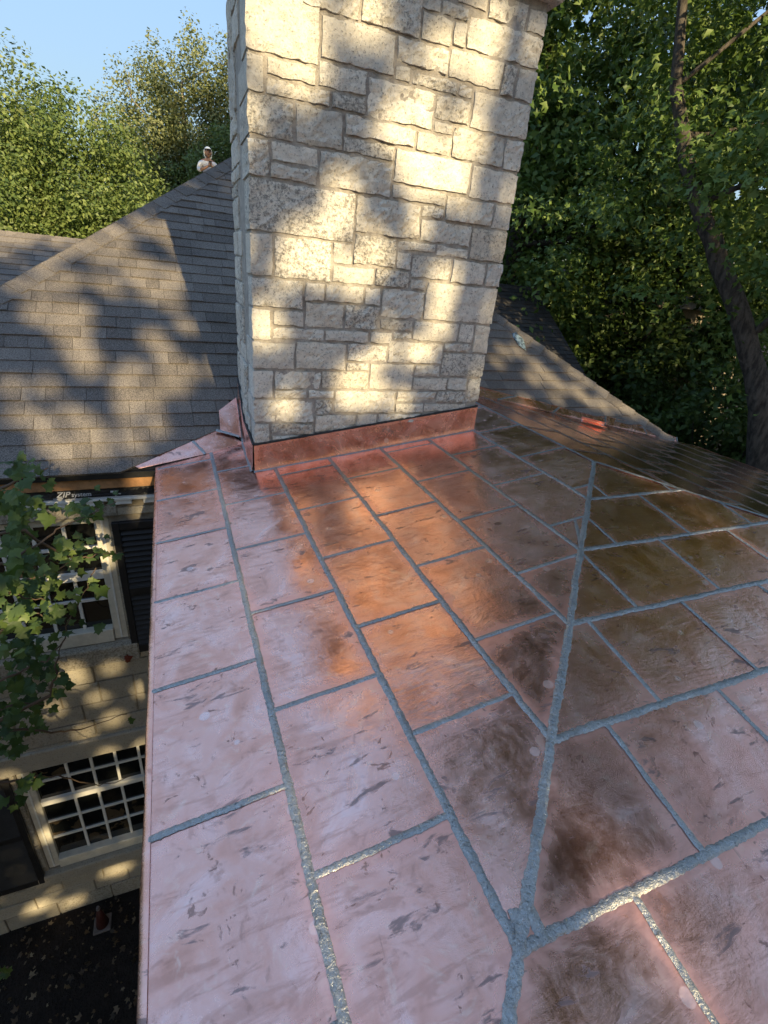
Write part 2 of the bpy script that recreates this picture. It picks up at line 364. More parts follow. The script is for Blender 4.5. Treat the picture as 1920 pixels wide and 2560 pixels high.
def tree(name, label, cat, trunk, radii, ells, nclump, per, cr, lsize, mat, bark, seed, group=None, tmpl=T_SIMPLE, stretch=(1, 1, .8), shell=.5, keep=None, nlimb=26, nobj=0, upper=None, gap=None):
    rng = np.random.default_rng(seed)
    root = empty(name, trunk[0], label, cat, group)
    cen, P, Nn = crown_points(rng, ells, nclump, per, cr, stretch, shell)
    if keep is not None:
        m = keep(P); P, Nn = P[m], Nn[m]
    sz = lsize*(.6+.8*rng.random(len(P)))
    if gap is not None:        # leaves shrink towards the openings in the crown
        gd = gap(P); m = gd > .025; P, Nn, sz, gd = P[m], Nn[m], sz[m], gd[m]; sz = np.minimum(sz, 1.5*gd+.03)
    if upper is not None:      # the part of the crown high overhead
        hi = upper(P); link('upper_crown', leaves('upper_crown', P[hi], Nn[hi], sz[hi], T_SIMPLE, rng), M[mat], root); P, Nn, sz = P[~hi], Nn[~hi], sz[~hi]
    if nobj:                   # the largest leaves in view are leaves of their own
        dist = np.linalg.norm(P, axis=1); ok = [i for i in np.argsort(dist-4*sz) if (lambda q: 20 < q[0] < W0-20 and 20 < q[1] < H0-20)(proj(P[i]))][:nobj]
        ms = []
        for q in range(3):
            V0, F0 = T_STAR; lm = bpy.data.meshes.new('leaf'); lm.from_pydata([tuple(v*np.array([1+.1*q, 1, 1-.5*q])) for v in V0], [], [tuple(f) for f in F0]); lm.materials.append(M[mat]); ms.append(lm)
        for n_, i in enumerate(ok):
            lo_ = bpy.data.objects.new('leaf', ms[n_ % 3]); COL.objects.link(lo_); lo_.parent = root; lo_.location = Vector(P[i])-root.location
            qd = Vector(Nn[i]).normalized().to_track_quat('Z', 'Y'); lo_.rotation_euler = (qd @ Matrix.Rotation(rng.random()*6.28, 3, 'Z').to_quaternion()).to_euler(); lo_.scale = (sz[i]*.85,)*3
        m = np.ones(len(P), bool); m[ok] = False; P, Nn, sz = P[m], Nn[m], sz[m]
    link('crown', leaves('crown', P, Nn, sz, tmpl, rng), M[mat], root)
    mb = MB(); tp = [np.asarray(p, float) for p in trunk]
    fine = []; fr = []
    for i in range(len(tp)-1):
        for j in range(4):
            t = j/4; fine.append(tp[i]*(1-t)+tp[i+1]*t+rng.normal(size=3)*radii[i]*.10*(0 if i+j == 0 else 1)); fr.append(radii[i]*(1-t)+radii[i+1]*t)
    fine.append(tp[-1]); fr.append(radii[-1]); mb.tube(fine, fr, 12)
    mb.build('trunk', M[bark], root, smooth=True)
    pick = rng.choice(len(cen), min(nlimb, len(cen)), replace=False)
    for i in pick:
        c = cen[i]; lb = MB()
        js = [j for j in range(len(fine)//3, len(fine)) if fine[j][2] < c[2]+.3] or [len(fine)//3]
        j = min(js, key=lambda q: np.linalg.norm(fine[q]-c)+max(0, fine[q][2]-c[2]+1.0)*1.5)
        p0, r0 = fine[j], fr[j]*.5
        mid = (p0+c)/2+rng.normal(size=3)*.12*np.linalg.norm(c-p0)+np.array([0, 0, .03*np.linalg.norm(c-p0)])
        q1 = (p0*.75+mid*.25)+rng.normal(size=3)*.03; q2 = mid*.5+c*.5+rng.normal(size=3)*.06*np.linalg.norm(c-p0)
        lb.tube([p0, q1, mid, q2, c], [r0, r0*.8, r0*.55, r0*.32, .012], 6)
        for _ in range(2):
            e = c+rng.normal(size=3)*cr*.4; lb.tube([q2, (q2+e)/2+rng.normal(size=3)*.05, e], [r0*.28, r0*.16, .006], 5)
        lb.build('limb', M[bark], root, smooth=True)
    return root

# ------------------------------------------------------------------ ground
GZ = -7.2
g = pyd('ground', [(-300, -300, GZ), (300, -300, GZ), (300, 300, GZ), (-300, 300, GZ)], [(0, 1, 2, 3)], M['ground'], recalc=False); tag(g, kind='structure')
rng = np.random.default_rng(3)
def ground_litter():
    n = 900; C = np.stack([rng.uniform(-3.4, 0, n), rng.uniform(1.2, 4.0, n), np.full(n, GZ+.012)+rng.random(n)*.02], 1)
    Nn = rng.normal(size=(n, 3))*.35+np.array([0, 0, 1.0])
    o = link('leaf_litter', leaves('leaf_litter', C, Nn, .03+.07*rng.random(n)**2, T_STAR, rng), mat_leaf('dry_leaf', (.035, .022, .012), (.08, .045, .02), (.22, .17, .10), .1))
    tag(o, 'scattered dry leaves and chips on dark soil below the stone wall', 'leaf litter', kind='stuff')
ground_litter()
def lawn():
    n = 12000; C = np.stack([rng.uniform(6.0, 34, n), rng.uniform(-6, 34, n), np.full(n, GZ+.05)], 1)
    Nn = rng.normal(size=(n, 3))*np.array([1, 1, .25])
    o = link('lawn', leaves('lawn', C, Nn, .12+.14*rng.random(n), T_SIMPLE, rng), M['grass']); tag(o, 'shaded grass under the trees right of the copper roof', 'grass', kind='stuff')
lawn()

# ------------------------------------------------------------------ main roof plane, shared by house and copper
S = 1.56
AL = math.atan(.667)
mO = np.array([0, 3.953, -1.56]); ex = np.array([1, .021, 0]); ex = ex/np.linalg.norm(ex)
hx = np.array([-ex[1], ex[0], 0]); es = hx*math.cos(AL)+np.array([0, 0, math.sin(AL)]); mN = np.cross(ex, es)
def mp(x, s, h=0.0): return mO+ex*x+es*s+mN*h
def minv(P): d = np.asarray(P)-mO; return float(d@ex), float(d@es)
mD = float(mN@mO)
L0, L1 = minv(np.array([-.853, 3.56, -1+.667*(3.56-2.534+.018)])*S), minv(np.array([.55, 5.05, -1+.667*(5.05-2.534-.0116)])*S)
R0, R1 = minv(np.array([3.711, 2.554, -.977])*S), minv(np.array([2.502, 3.736, -.189])*S)
def line(p, q, side):
    a, b = -(q[1]-p[1]), q[0]-p[0]; c = -(a*p[0]+b*p[1]); k = 1 if (a*side[0]+b*side[1]+c) > 0 else -1
    return a*k, b*k, c*k
HL = line(L0, L1, (1.5, 1.0)); HR = line(R0, R1, (1.5, 1.0))
def xs_on(l, s): return -(l[1]*s+l[2])/l[0]
det = HL[0]*HR[1]-HR[0]*HL[1]
APX = ((HL[1]*HR[2]-HR[1]*HL[2])/det, (HL[2]*HR[0]-HR[2]*HL[0])/det)
apex = mp(*APX)

# copper roof planes (metres)
K = .1598; PW = .27016*S; X0 = -.1262*S; Z0 = -1.0*S; XR = X0+7*PW; ZR = Z0+7*PW*K; YA = 1.585*S; PL = .3735*S
def zP1(x, y): return Z0+(x-X0)*K
def zP2(x, y): return ZR+(y-YA)*K
def zP3(x, y): return ZR-(x-XR)*K
XE = XR+8*PW; YF = YA-(XR-X0)
def main_z(x, y): return -1.56+.667*(y-3.953-.021*x)
def valley_y(x):
    z = zP1(x, 0) if x < XR else zP3(x, 0)
    return 3.953+.021*x+(z+1.56)/.667
vA, vB, vC = [minv((x, valley_y(x), zP1(x, 0) if x <= XR else zP3(x, 0))) for x in (X0, XR, XE)]
VL = line(vA, vB, (vA[0], vA[1]+1)); VR = line(vB, vC, (vC[0], vC[1]+1))

# ------------------------------------------------------------------ stone house: walls, windows, shingled roofs
house = empty('stone_house', (0, 4.5, GZ), 'tan limestone house with brown-grey shingled hip roof behind the chimney', 'house')
YW = 4.03
roof = empty('roof', (0, 4.5, -1.5), parent=house)
roof['label'] = 'brown-grey shingled hip roof dappled with sun'
def roof_poly(name, pts, mat, parent, thick=.10):
    pts = [np.asarray(p, float) for p in pts]; n = np.cross(pts[1]-pts[0], pts[2]-pts[0]); n /= np.linalg.norm(n)
    if n[2] < 0: n = -n
    k = len(pts); v = pts+[p-n*thick for p in pts]
    f = [tuple(range(k)), tuple(range(2*k-1, k-1, -1))]+[(i, (i+1) % k, k+(i+1) % k, k+i) for i in range(k)]
    return pyd(name, v, f, mat, parent)
eL, eR = mp(xs_on(HL, 0), 0), mp(xs_on(HR, 0), 0)
roof_poly('roof_deck', [eL-mN*.012, mp(vA[0], 0)-mN*.012, mp(*vB)-mN*.012, mp(min(xs_on(VR, 0), xs_on(HR, 0))-.02, 0)-mN*.012, mp(xs_on(HR, 0), 0)-mN*.012, apex-mN*.012], M['felt'], roof)
rb_ = apex+np.array([0, .55, 0])          # short ridge, then the back hip
cL = np.array([eL[0], rb_[1]+(rb_[0]-eL[0]), eL[2]]); cRr = np.array([eR[0], rb_[1]+(eR[0]-rb_[0]), eR[2]])
roof_poly('roof_slope', [eL, apex, rb_, cL], M['shingle'], roof)
roof_poly('roof_slope', [eR, cRr, rb_, apex], M['shingle'], roof)
roof_poly('roof_slope', [rb_, cRr, cL], M['shingle'], roof)
def mpx(u, v): return onp(u, v, mN, mD)
AVL = line(minv(mpx(334, 1168)), minv(mpx(552, 1073)), (vA[0], vA[1]+1)); AVR = line(minv(mpx(1195, 967)), minv(mpx(1690, 1094)), (vC[0], vC[1]+1))
SE = .143
rs = random.Random(5)
def shingle_poly(poly, s0, t0, t1):
    """thin wedge: thick (t0) at the lower edge, thin (t1) at the upper"""
    k = len(poly); top = [mp(x, s, t0+(t1-t0)*min(1, max(0, (s-s0)/(SE+.02)))) for x, s in poly]; bot = [mp(x, s, -.008) for x, s in poly]
    return top+bot, [tuple(range(k)), tuple(range(2*k-1, k-1, -1))]+[(i, k+i, k+(i+1) % k, (i+1) % k) for i in range(k)]
tabs = []
row = 0; s = -.03
chL, chR, chF, chB = .51, 2.335, 3.50, 4.60
while s < APX[1]-.05:
    xl, xr = xs_on(HL, max(s, 0)), xs_on(HR, max(s, 0)); x = xl-rs.random()*.2
    while x < xr:
        w = rs.choice([.12, .16, .2, .2, .24, .3, .3, .36]); 
        poly = [(x+.0015, s), (x+w-.0015, s), (x+w-.0015, s+SE+.02), (x+.0015, s+SE+.02)]
        for h in (HL, HR): poly = clip(poly, *h) if len(poly) > 2 else poly
        v = (AVL if x+w/2 < .62 else VL) if x+w/2 < vB[0] else (AVR if x+w/2 > 2.3 else VR)
        if len(poly) > 2: poly = clip(poly, *v)
        if len(poly) > 2 and area2(poly) > .002:
            c = mp(x+w/2, s+.07)
            if not (chL+.1 < c[0] < chR-.1 and chF < c[1] < chB-.1):
                tabs.append((poly, s, 0.014+rs.choice([0, 0, .007]), .004, c))
        x += w
    s += SE; row += 1
def seen(c):
    u, v, d = proj(c)
    if not (-40 < u < W0+40 and -40 < v < H0+40): return 0
    # rough test for the chimney standing in front
    t = 3.5/c[1]
    if .55 < c[0]*t < 2.28 and c[1] > 3.6 and u > 620: return 0
    return 1/d**2
order = sorted(range(len(tabs)), key=lambda i: -seen(tabs[i][4])*area2(tabs[i][0]))
n_obj = 300
rest = MB()
for r_, i in enumerate(order):
    poly, s0, t0, t1, c = tabs[i]; v, f = shingle_poly(poly, s0, t0, t1)
    if r_ < n_obj and seen(c) > 0: pyd('shingle', v, f, M['shingle'], roof, recalc=False)
    else: rest.add(v, f)
o = rest.build('shingle_field', M['shingle'], roof); tag(o, kind='stuff')
def hip_caps(p_low, p_high, nout, ext):
    d = p_high-p_low; Ln = np.linalg.norm(d); d = d/Ln; t = 0.0; k = 0
    sideA = np.cross(d, mN); sideA /= np.linalg.norm(sideA)
    if np.dot(sideA, (p_low+p_high)/2-mp(1.5, 1.0)) > 0: sideA = -sideA
    sideB = np.array([-sideA[0]*.2, 0, 0])+nout
    sideB = sideB-d*np.dot(sideB, d); sideB /= np.linalg.norm(sideB)
    up = np.array([0, 0, 1.0])
    while t < Ln:
        l = .225
        a0 = p_low+d*t+up*.030; a1 = p_low+d*(t+l)+up*.018
        v = []
        for p, lift in ((a0, .0), (a1, -.002)):
            for q in (p+sideA*.155-up*.004, p+up*.004, p+sideB*.155-up*.004): v += [q+mN*lift, q-up*.026+mN*lift]
        f = [(0, 2, 8, 6), (2, 4, 10, 8), (1, 7, 9, 3), (3, 9, 11, 5), (0, 1, 3, 2), (2, 3, 5, 4), (6, 8, 9, 7), (8, 10, 11, 9), (0, 6, 7, 1), (4, 5, 11, 10)]
        pyd('ridge_cap', v, f, M['shingle'], roof)
        t += .20; k += 1
la = np.array([-math.sin(0), 0, 0])
hip_caps(mp(xs_on(HL, .6), .6), apex, np.array([-1, 0, -.667]), 0)
hip_caps(mp(xs_on(HR, -.02), -.02), apex, np.array([1, 0, -.667]), 0)

# cross wing: ridge parallel to the front, left and right behind the main hip
def wing_roof(x0, x1, yr, zr, depth, mat, nm, lab):
    w = empty(nm, ((x0+x1)/2, yr, zr-1), parent=house); w['label'] = lab
    sl_ = math.hypot(depth, depth*.667); e = np.array([0, -depth, -depth*.667])/sl_; nn = np.array([0, -.667, 1.0]); nn /= np.linalg.norm(nn)
    top = np.array([0, yr, zr])
    roof_poly('roof_deck', [top+np.array([x0, 0, 0])-nn*.01, top+np.array([x1, 0, 0])-nn*.01, top+np.array([x1, 0, 0])+e*sl_-nn*.01, top+np.array([x0, 0, 0])+e*sl_-nn*.01], mat, w)
    roof_poly('roof_slope', [top+np.array([x0, 0, 0]), top+np.array([x1, 0, 0]), top+np.array([x1, depth, -depth*.667]), top+np.array([x0, depth, -depth*.667])], mat, w)
    f = MB(); t = 0.0; r2 = random.Random(int(abs(x0)*10))
    while t < sl_:
        x = x0
        while x < x1-.02:
            wd = min(r2.choice([.16, .22, .3, .3, .38]), x1-x)
            a = top+np.array([x+.002, 0, 0])+e*(t+SE); b = a+np.array([wd-.004, 0, 0]); c = b-e*(SE+.015); d_ = a-e*(SE+.015)
            h = .012+r2.choice([0, .006])
            f.add([a+nn*h, b+nn*h, c+nn*.003, d_+nn*.003, a-nn*.008, b-nn*.008, c-nn*.008, d_-nn*.008], [(0, 1, 2, 3), (4, 7, 6, 5), (0, 4, 5, 1), (1, 5, 6, 2), (3, 7, 4, 0)])
            x += wd
        t += SE
    o = f.build('shingle_field', mat, w); tag(o, kind='stuff')
    x = x0; cnt = 0
    while x < x1:
        v = [top+np.array([x, -.12, -.07]), top+np.array([x, 0, .022]), top+np.array([x, .12, -.07]), top+np.array([x+.15, -.12, -.082]), top+np.array([x+.15, 0, .012]), top+np.array([x+.15, .12, -.082])]
        v += [q-np.array([0, 0, .012]) for q in v]
        pyd('ridge_cap', v, [(0, 1, 4, 3), (1, 2, 5, 4), (6, 9, 10, 7), (7, 10, 11, 8), (0, 6, 7, 1), (1, 7, 8, 2), (3, 4, 10, 9), (4, 5, 11, 10), (0, 3, 9, 6), (2, 8, 11, 5)], mat, w) if cnt < 60 else None
        x += .145; cnt += 1
wing_roof(-7.0, 1.5, 11.6, -.04, 3.2, M['shingle'], 'wing_roof', 'low shingled wing roof behind the left hip')
wing_roof(1.5, 8.95, 11.6, -.03, 3.2, M['shingle_shaded'], 'wing_roof', 'shingled gable roof coloured darker for shade behind the right hip')
wing_roof(.15, 5.0, 18.2, .97, 3.0, M['shingle'], 'wing_roof', 'rear shingled roof hidden behind the main hip')
wm = MB(); wm.box(-6.8, -2.8, 9.0, 14, GZ, -2.3); wm.build('wing_wall', M['wallstone'], house)
wm = MB(); wm.box(.3, 4.8, 12.8, 20.8, GZ, -1.2); wm.build('wing_wall', M['wallstone'], house)
wm = MB(); wm.box(5.5, 8.7, 8.8, 14.2, GZ, -2.1); wm.build('wing_wall', M['wallstone'], house)
pyd('gable_wall', [(8.7, 8.8, -2.1), (8.7, 14.4, -2.1), (8.7, 11.6, -.2), (8.6, 8.8, -2.1), (8.6, 14.4, -2.1), (8.6, 11.6, -.2)], [(0, 1, 2), (3, 5, 4), (0, 3, 4, 1), (1, 4, 5, 2), (2, 5, 3, 0)], M['wallstone'], house)

# front wall: mortar body + separate stone blocks round the two windows
WIN1 = (-1.72, -.60, -3.27, -1.99); WIN2 = (-1.76, -.34, -6.33, -4.66)
wall = MB()
def wallrect(x0, x1, z0, z1): wall.box(x0, x1, YW+.012, YW+.32, z0, z1)
wallrect(-2.75, WIN2[0], GZ-.3, -1.62); wallrect(WIN2[0], WIN1[0], WIN2[3], -1.62); wallrect(WIN1[0], WIN1[1], WIN1[3], -1.62)
wallrect(WIN2[0], WIN1[0], GZ-.3, WIN2[2]); wallrect(WIN1[0], WIN1[1], GZ-.3, WIN2[2]); wallrect(WIN1[0], WIN1[1], WIN2[3], WIN1[2]); wallrect(WIN1[1], WIN2[1], WIN2[3], -1.62)
wallrect(WIN1[1], WIN2[1], GZ-.3, WIN2[2]); wallrect(WIN2[1], .6, GZ-.3, -1.62)
wallo = wall.build('wall', M['wallmortar'], house)
bodym = MB(); bodym.box(-2.75, 5.4, YW+.34, 12.6, GZ-.2, -1.72); bodym.build('house_body', M['wallstone'], house)
roomm = MB()
rb = random.Random(11)
def near_win(x0, x1, z0, z1):
    for wx0, wx1, wz0, wz1 in (WIN1, WIN2):
        if x0 < wx1 and x1 > wx0 and z0 < wz1 and z1 > wz0: return (wx0, wx1, wz0, wz1)
    return None
z = GZ-.05
courses = [.30, .22, .20, .28, .18, .23, .27, .20, .25, .19, .24, .3, .2, .22, .26, .2, .24, .2, .28, .22, .2, .24, .22, .26]
for h in courses:
    z1 = min(z+h, -1.87); x = -2.7-rb.random()*.3
    if z1-z < .06: break
    while x < .45:
        w = rb.uniform(.28, .75); a, b = x, min(x+w, .5); x += w
        w_ = near_win(a, b, z, z1); pieces = [(a, b)]
        if w_: pieces = [p for p in ((a, min(b, w_[0])), (max(a, w_[1]), b)) if p[1]-p[0] > .07]
        if w_ and (z1 < w_[2]+.05 or z > w_[3]-.05): pieces = [(a, b)]
        zz0, zz1 = z, z1
        if w_ and z < w_[3] < z1 and z > w_[2]: zz0 = w_[3]; pieces = [(a, b)]
        if w_ and z < w_[2] < z1: zz1 = w_[2]; pieces = [(a, b)]
        if zz1-zz0 < .05: continue
        for p0, p1 in pieces:
            m = MB(); pr = rb.uniform(.002, .016); g_ = .006
            m.box(p0+g_, p1-g_, YW-pr, YW+.05, zz0+g_, zz1-g_); m.build('stone', M['wallstone'], wallo, bevel=.006)
    z = z1
# lintels and sills proud of the wall
for nm, x0, x1, z0, z1, pr in (('lintel', -1.9, -.52, -1.985, -1.885, .03), ('sill', -1.80, -.52, -3.47, -3.28, .07), ('lintel', -1.95, -.2, -4.655, -4.42, .045), ('sill', -1.9, -.25, -6.50, -6.335, .06)):
    m = MB(); m.box(x0, x1, YW-pr, YW+.06, z0, z1); m.build(nm, M['wallstone'], house, bevel=.01)

def window(x0, x1, z0, z1, vx, hz, rail=None, lab=None):
    w = empty('window', ((x0+x1)/2, YW+.08, z0), parent=house); w['label'] = lab
    m = MB(); t = .11; d0, d1 = YW+.03, YW+.12
    m.box(x0, x0+t, d0, d1, z0, z1); m.box(x1-t, x1, d0, d1, z0, z1); m.box(x0+t, x1-t, d0, d1, z1-.07, z1); m.box(x0+t, x1-t, d0-.03, d1, z0, z0+.14)
    m.build('frame', M['trim'], w, bevel=.006)
    m = MB(); m.box(x0+.045, x0+.06, d0-.012, d0-.001, z0+.02, z1-.02); m.build('stop_bead', M['white'], w); m = MB(); m.box(x1-.06, x1-.045, d0-.012, d0-.001, z0+.02, z1-.02); m.build('stop_bead', M['white'], w)
    xs = [x0+t]+list(vx)+[x1-t]; zs = [z0+.14]+list(hz)+[z1-.07]
    for x in vx: m = MB(); m.box(x-.013, x+.013, d0+.035, d0+.07, z0+.141, z1-.071); m.build('muntin', M['white'], w)
    for h in hz:
        th = .035 if rail is not None and abs(h-rail) < .01 else .012
        dd = .012 if th > .02 else .033
        m = MB(); m.box(x0+t+.001, x1-t-.001, d0+dd, d0+.068, h-th, h+th); m.build('meeting_rail' if th > .02 else 'muntin', M['white'], w)
    for i in range(len(xs)-1):
        for j in range(len(zs)-1):
            m = MB(); m.box(xs[i], xs[i+1], d0+.05, d0+.056, zs[j], zs[j+1]); m.build('pane', M['glass'], w)
    return w
window(*WIN1, [-1.37, -1.15, -.935], [-2.83, -2.57, -2.30], -2.57, 'white sash window half hidden by green leaves')
window(*WIN2, [-1.36, -1.14, -.92, -.70], [-5.88, -5.60, -5.27, -4.96], -5.27, 'lower white sash window with small panes')
def shutter(x0, x1, z0, z1):
    w = empty('shutter', ((x0+x1)/2, YW-.03, z0), parent=house); w['label'] = 'black louvred shutter'
    m = MB(); y0, y1 = YW-.062, YW-.022
    m.box(x0, x0+.055, y0, y1, z0, z1); m.box(x1-.055, x1, y0, y1, z0, z1)
    mid = (z0+z1)/2
    for a, b in ((z0, z0+.09), (mid-.04, mid+.04), (z1-.07, z1)): m.box(x0+.055, x1-.055, y0, y1, a, b)
    m.build('frame', M['black'], w, bevel=.004)
    m = MB(); m.box(x0+.05, x1-.05, y1-.006, y1+.002, z0+.05, z1-.05); m.build('backing', M['black'], w)
    for a, b in ((z0+.09, mid-.04), (mid+.04, z1-.07)):
        n = int((b-a)/.052)
        for i in range(n):
            zc = a+(i+.5)*(b-a)/n
            m = MB(); m.obox((x0+.056, y0+.004, zc-.022), (x1-x0-.112, 0, 0), (0, .030, .034), (0, .006, -.006)); m.build('slat', M['black'], w)
shutter(-.575, -.12, -3.40, -2.03)
shutter(-2.25, -1.80, -6.42, -4.70)
# torn-open eave: drip edge, raw fascia board, black tape, dentil moulding
m = MB(); m.box(-2.8, -.20, 3.925, 3.955, -1.625, -1.575); m.build('drip_edge', M['sealant'], house)
m = MB(); m.box(-2.8, -.14, 3.955, 4.01, -1.715, -1.63); m.build('fascia_board', M['wood'], house, bevel=.003)
tp = MB(); nseg = 46; rows = 6; vv = []; ff = []
for i in range(nseg+1):
    for j in range(rows+1):
        x = -2.8+2.66*i/nseg; zt = -1.72-.10*j/rows
        vv.append((x, 3.99+.012*mn.noise((x*5, j*.7, 1.3))+.02*j/rows-.010*math.sin(j*1.1+x*2.3), zt+.010*mn.noise((x*3, j, 7))))
for i in range(nseg):
    for j in range(rows): a = i*(rows+1)+j; ff.append((a, a+rows+1, a+rows+2, a+1))
tape = pyd('flashing_tape', vv, ff, M['tape'], house, smooth=True); tape['label'] = 'glossy black flashing tape with white lettering'
def text(body, x, y, z_, size, parent, shear=0.0, mat='print'):
    c = bpy.data.curves.new('t', 'FONT'); c.body = body; c.size = size; c.shear = shear; c.offset = size*.012; c.extrude = .0008
    o = bpy.data.objects.new('lettering', c); COL.objects.link(o)
    dg = bpy.context.evaluated_depsgraph_get(); me = bpy.data.meshes.new_from_object(o.evaluated_get(dg)); bpy.data.objects.remove(o)
    me.transform(Matrix.Translation((x, y, z_)) @ Matrix.Rotation(math.radians(90), 4, 'X'))
    return link('lettering', me, M[mat], parent)
text('ZIP', -.905, 3.965, -1.772, .062, tape, .35); text('system', -.805, 3.965, -1.772, .048, tape, .1); text('FLASHING TAPE', -.83, 3.965, -1.800, .020, tape)
m = MB(); m.box(-.925, -.86, 3.966, 3.967, -1.787, -1.780); m.build('lettering', M['print'], tape)
m = MB(); m.box(-.54, -.495, 3.966, 3.967, -1.757, -1.742); m.build('lettering', M['print'], tape)
m = MB(); m.box(-.51, -.503, 3.966, 3.967, -1.795, -1.765); m.box(-.50, -.47, 3.966, 3.967, -1.775, -1.768); m.build('lettering', M['print'], tape)
m = MB(); m.box(-2.8, -.15, 3.975, YW+.01, -1.835, -1.812); m.build('cornice_strip', M['white'], house, bevel=.003)
xd = -2.75
while xd < -.2:
    m = MB(); m.box(xd, xd+.118, 3.985, YW+.008, -1.875, -1.836); m.build('dentil', M['white'], house, bevel=.003); xd += .2025

# wing under the copper roof
m = MB(); m.box(.06, XE-.3, YF+.3, 4.0, GZ-.2, Z0-.02); m.build('wing_wall', M['wallstone'], house)

# ------------------------------------------------------------------ limestone chimney
chim = empty('stone_chimney', (1.42, 4.0, -1.4), 'tall white limestone chimney with rough ashlar stones rising through the copper roof', 'chimney')
b0 = np.array([.327, 2.257])*S; b1 = np.array([1.518, 2.229])*S
tv = (b1-b0)/np.linalg.norm(b1-b0); T3 = np.array([tv[0], tv[1], 0]); NF = np.array([tv[1], -tv[0], 0]); UP = np.array([0, 0, 1.0])
CW, CDp, CT, CB = 1.825, 1.06, 1.57, -1.75
O3 = np.array([b0[0], b0[1], 0])
STONES = """0.009,0.998,0.387,1.530 0.296,1.238,0.611,1.530 0.631,1.238,0.981,1.530 0.869,1.375,1.096,1.530 1.116,1.375,1.283,1.426 1.209,1.446,1.398,1.530 1.418,1.420,1.683,1.530 1.703,1.420,1.798,1.515 1.001,1.237,1.188,1.355
1.208,1.256,1.283,1.355 1.303,1.256,1.802,1.400 0.407,1.038,0.839,1.218 0.859,1.111,1.186,1.217 1.206,1.102,1.569,1.236 1.589,1.086,1.675,1.236 1.695,1.086,1.803,1.236 0.859,1.027,0.951,1.091 0.971,1.027,1.275,1.082
1.295,1.027,1.380,1.082 0.010,0.825,0.084,0.978 0.104,0.910,0.379,0.978 0.399,0.915,0.678,1.018 0.104,0.825,0.460,0.890 0.480,0.826,0.678,0.895 0.698,0.826,1.128,1.007 1.148,0.890,1.380,1.007 1.400,0.885,1.794,1.066
0.011,0.628,0.252,0.805 0.272,0.629,0.546,0.805 0.566,0.718,1.023,0.806 0.566,0.629,0.886,0.698 1.043,0.710,1.274,0.802 1.148,0.822,1.274,0.870 1.294,0.710,1.677,0.865 1.697,0.703,1.815,0.865 0.010,0.432,0.109,0.608
0.129,0.522,0.400,0.608 0.129,0.432,0.400,0.502 0.420,0.432,0.886,0.609 0.906,0.520,1.448,0.690 1.468,0.511,1.822,0.683 0.906,0.432,1.290,0.500 1.310,0.356,1.670,0.491 1.690,0.349,1.820,0.491 0.010,0.147,0.652,0.412
0.672,0.213,1.116,0.412 1.136,0.356,1.290,0.412 1.136,0.213,1.519,0.336 0.015,-0.102,0.125,0.127 0.145,-0.102,0.511,0.127 0.531,0.016,0.652,0.127 0.672,0.025,0.962,0.193 0.982,0.145,1.258,0.193 1.278,0.135,1.519,0.193
1.539,0.139,1.814,0.329 0.982,0.025,1.084,0.125 1.104,-0.019,1.400,0.115 1.420,-0.028,1.689,0.115 1.709,-0.028,1.805,0.119 0.531,-0.099,0.818,-0.004 0.838,-0.097,1.083,0.005 1.103,-0.097,1.218,-0.039 0.016,-0.289,0.327,-0.122
0.347,-0.225,0.473,-0.122 0.493,-0.223,0.750,-0.119 0.770,-0.223,0.879,-0.119 0.899,-0.296,1.218,-0.117 1.238,-0.293,1.825,-0.048 0.018,-0.497,0.114,-0.309 0.134,-0.396,0.334,-0.309 0.354,-0.393,0.616,-0.245
0.636,-0.389,0.879,-0.243 0.899,-0.381,1.152,-0.316 1.172,-0.441,1.542,-0.316 1.562,-0.441,1.679,-0.313 1.699,-0.513,1.817,-0.313 0.134,-0.482,0.478,-0.416 0.498,-0.479,0.816,-0.413 0.836,-0.479,0.995,-0.409
1.015,-0.446,1.152,-0.401 0.020,-0.688,0.275,-0.517 0.295,-0.680,0.649,-0.502 0.669,-0.612,0.966,-0.499 0.986,-0.611,1.427,-0.466 1.447,-0.513,1.679,-0.461 1.448,-0.702,1.826,-0.533 0.669,-0.680,0.834,-0.632
0.854,-0.819,1.204,-0.632 1.224,-0.709,1.428,-0.631 0.010,-0.891,0.125,-0.708 0.145,-0.821,0.468,-0.708 0.488,-0.819,0.834,-0.700 1.224,-0.815,1.512,-0.729 1.532,-0.815,1.697,-0.722 1.717,-0.909,1.831,-0.722
0.145,-0.891,0.370,-0.841 0.390,-0.891,0.570,-0.841 1.093,-0.914,1.428,-0.839 1.448,-0.914,1.697,-0.835 0.019,-1.070,0.428,-0.911 0.448,-1.009,0.570,-0.911 0.590,-0.998,1.073,-0.839 1.093,-0.998,1.329,-0.934
1.349,-0.990,1.714,-0.934 0.451,-1.148,0.758,-1.029 0.778,-1.113,0.935,-1.018 0.955,-1.079,1.318,-1.018 0.025,-1.230,0.105,-1.090 0.125,-1.163,0.431,-1.090 0.125,-1.247,0.349,-1.183"""
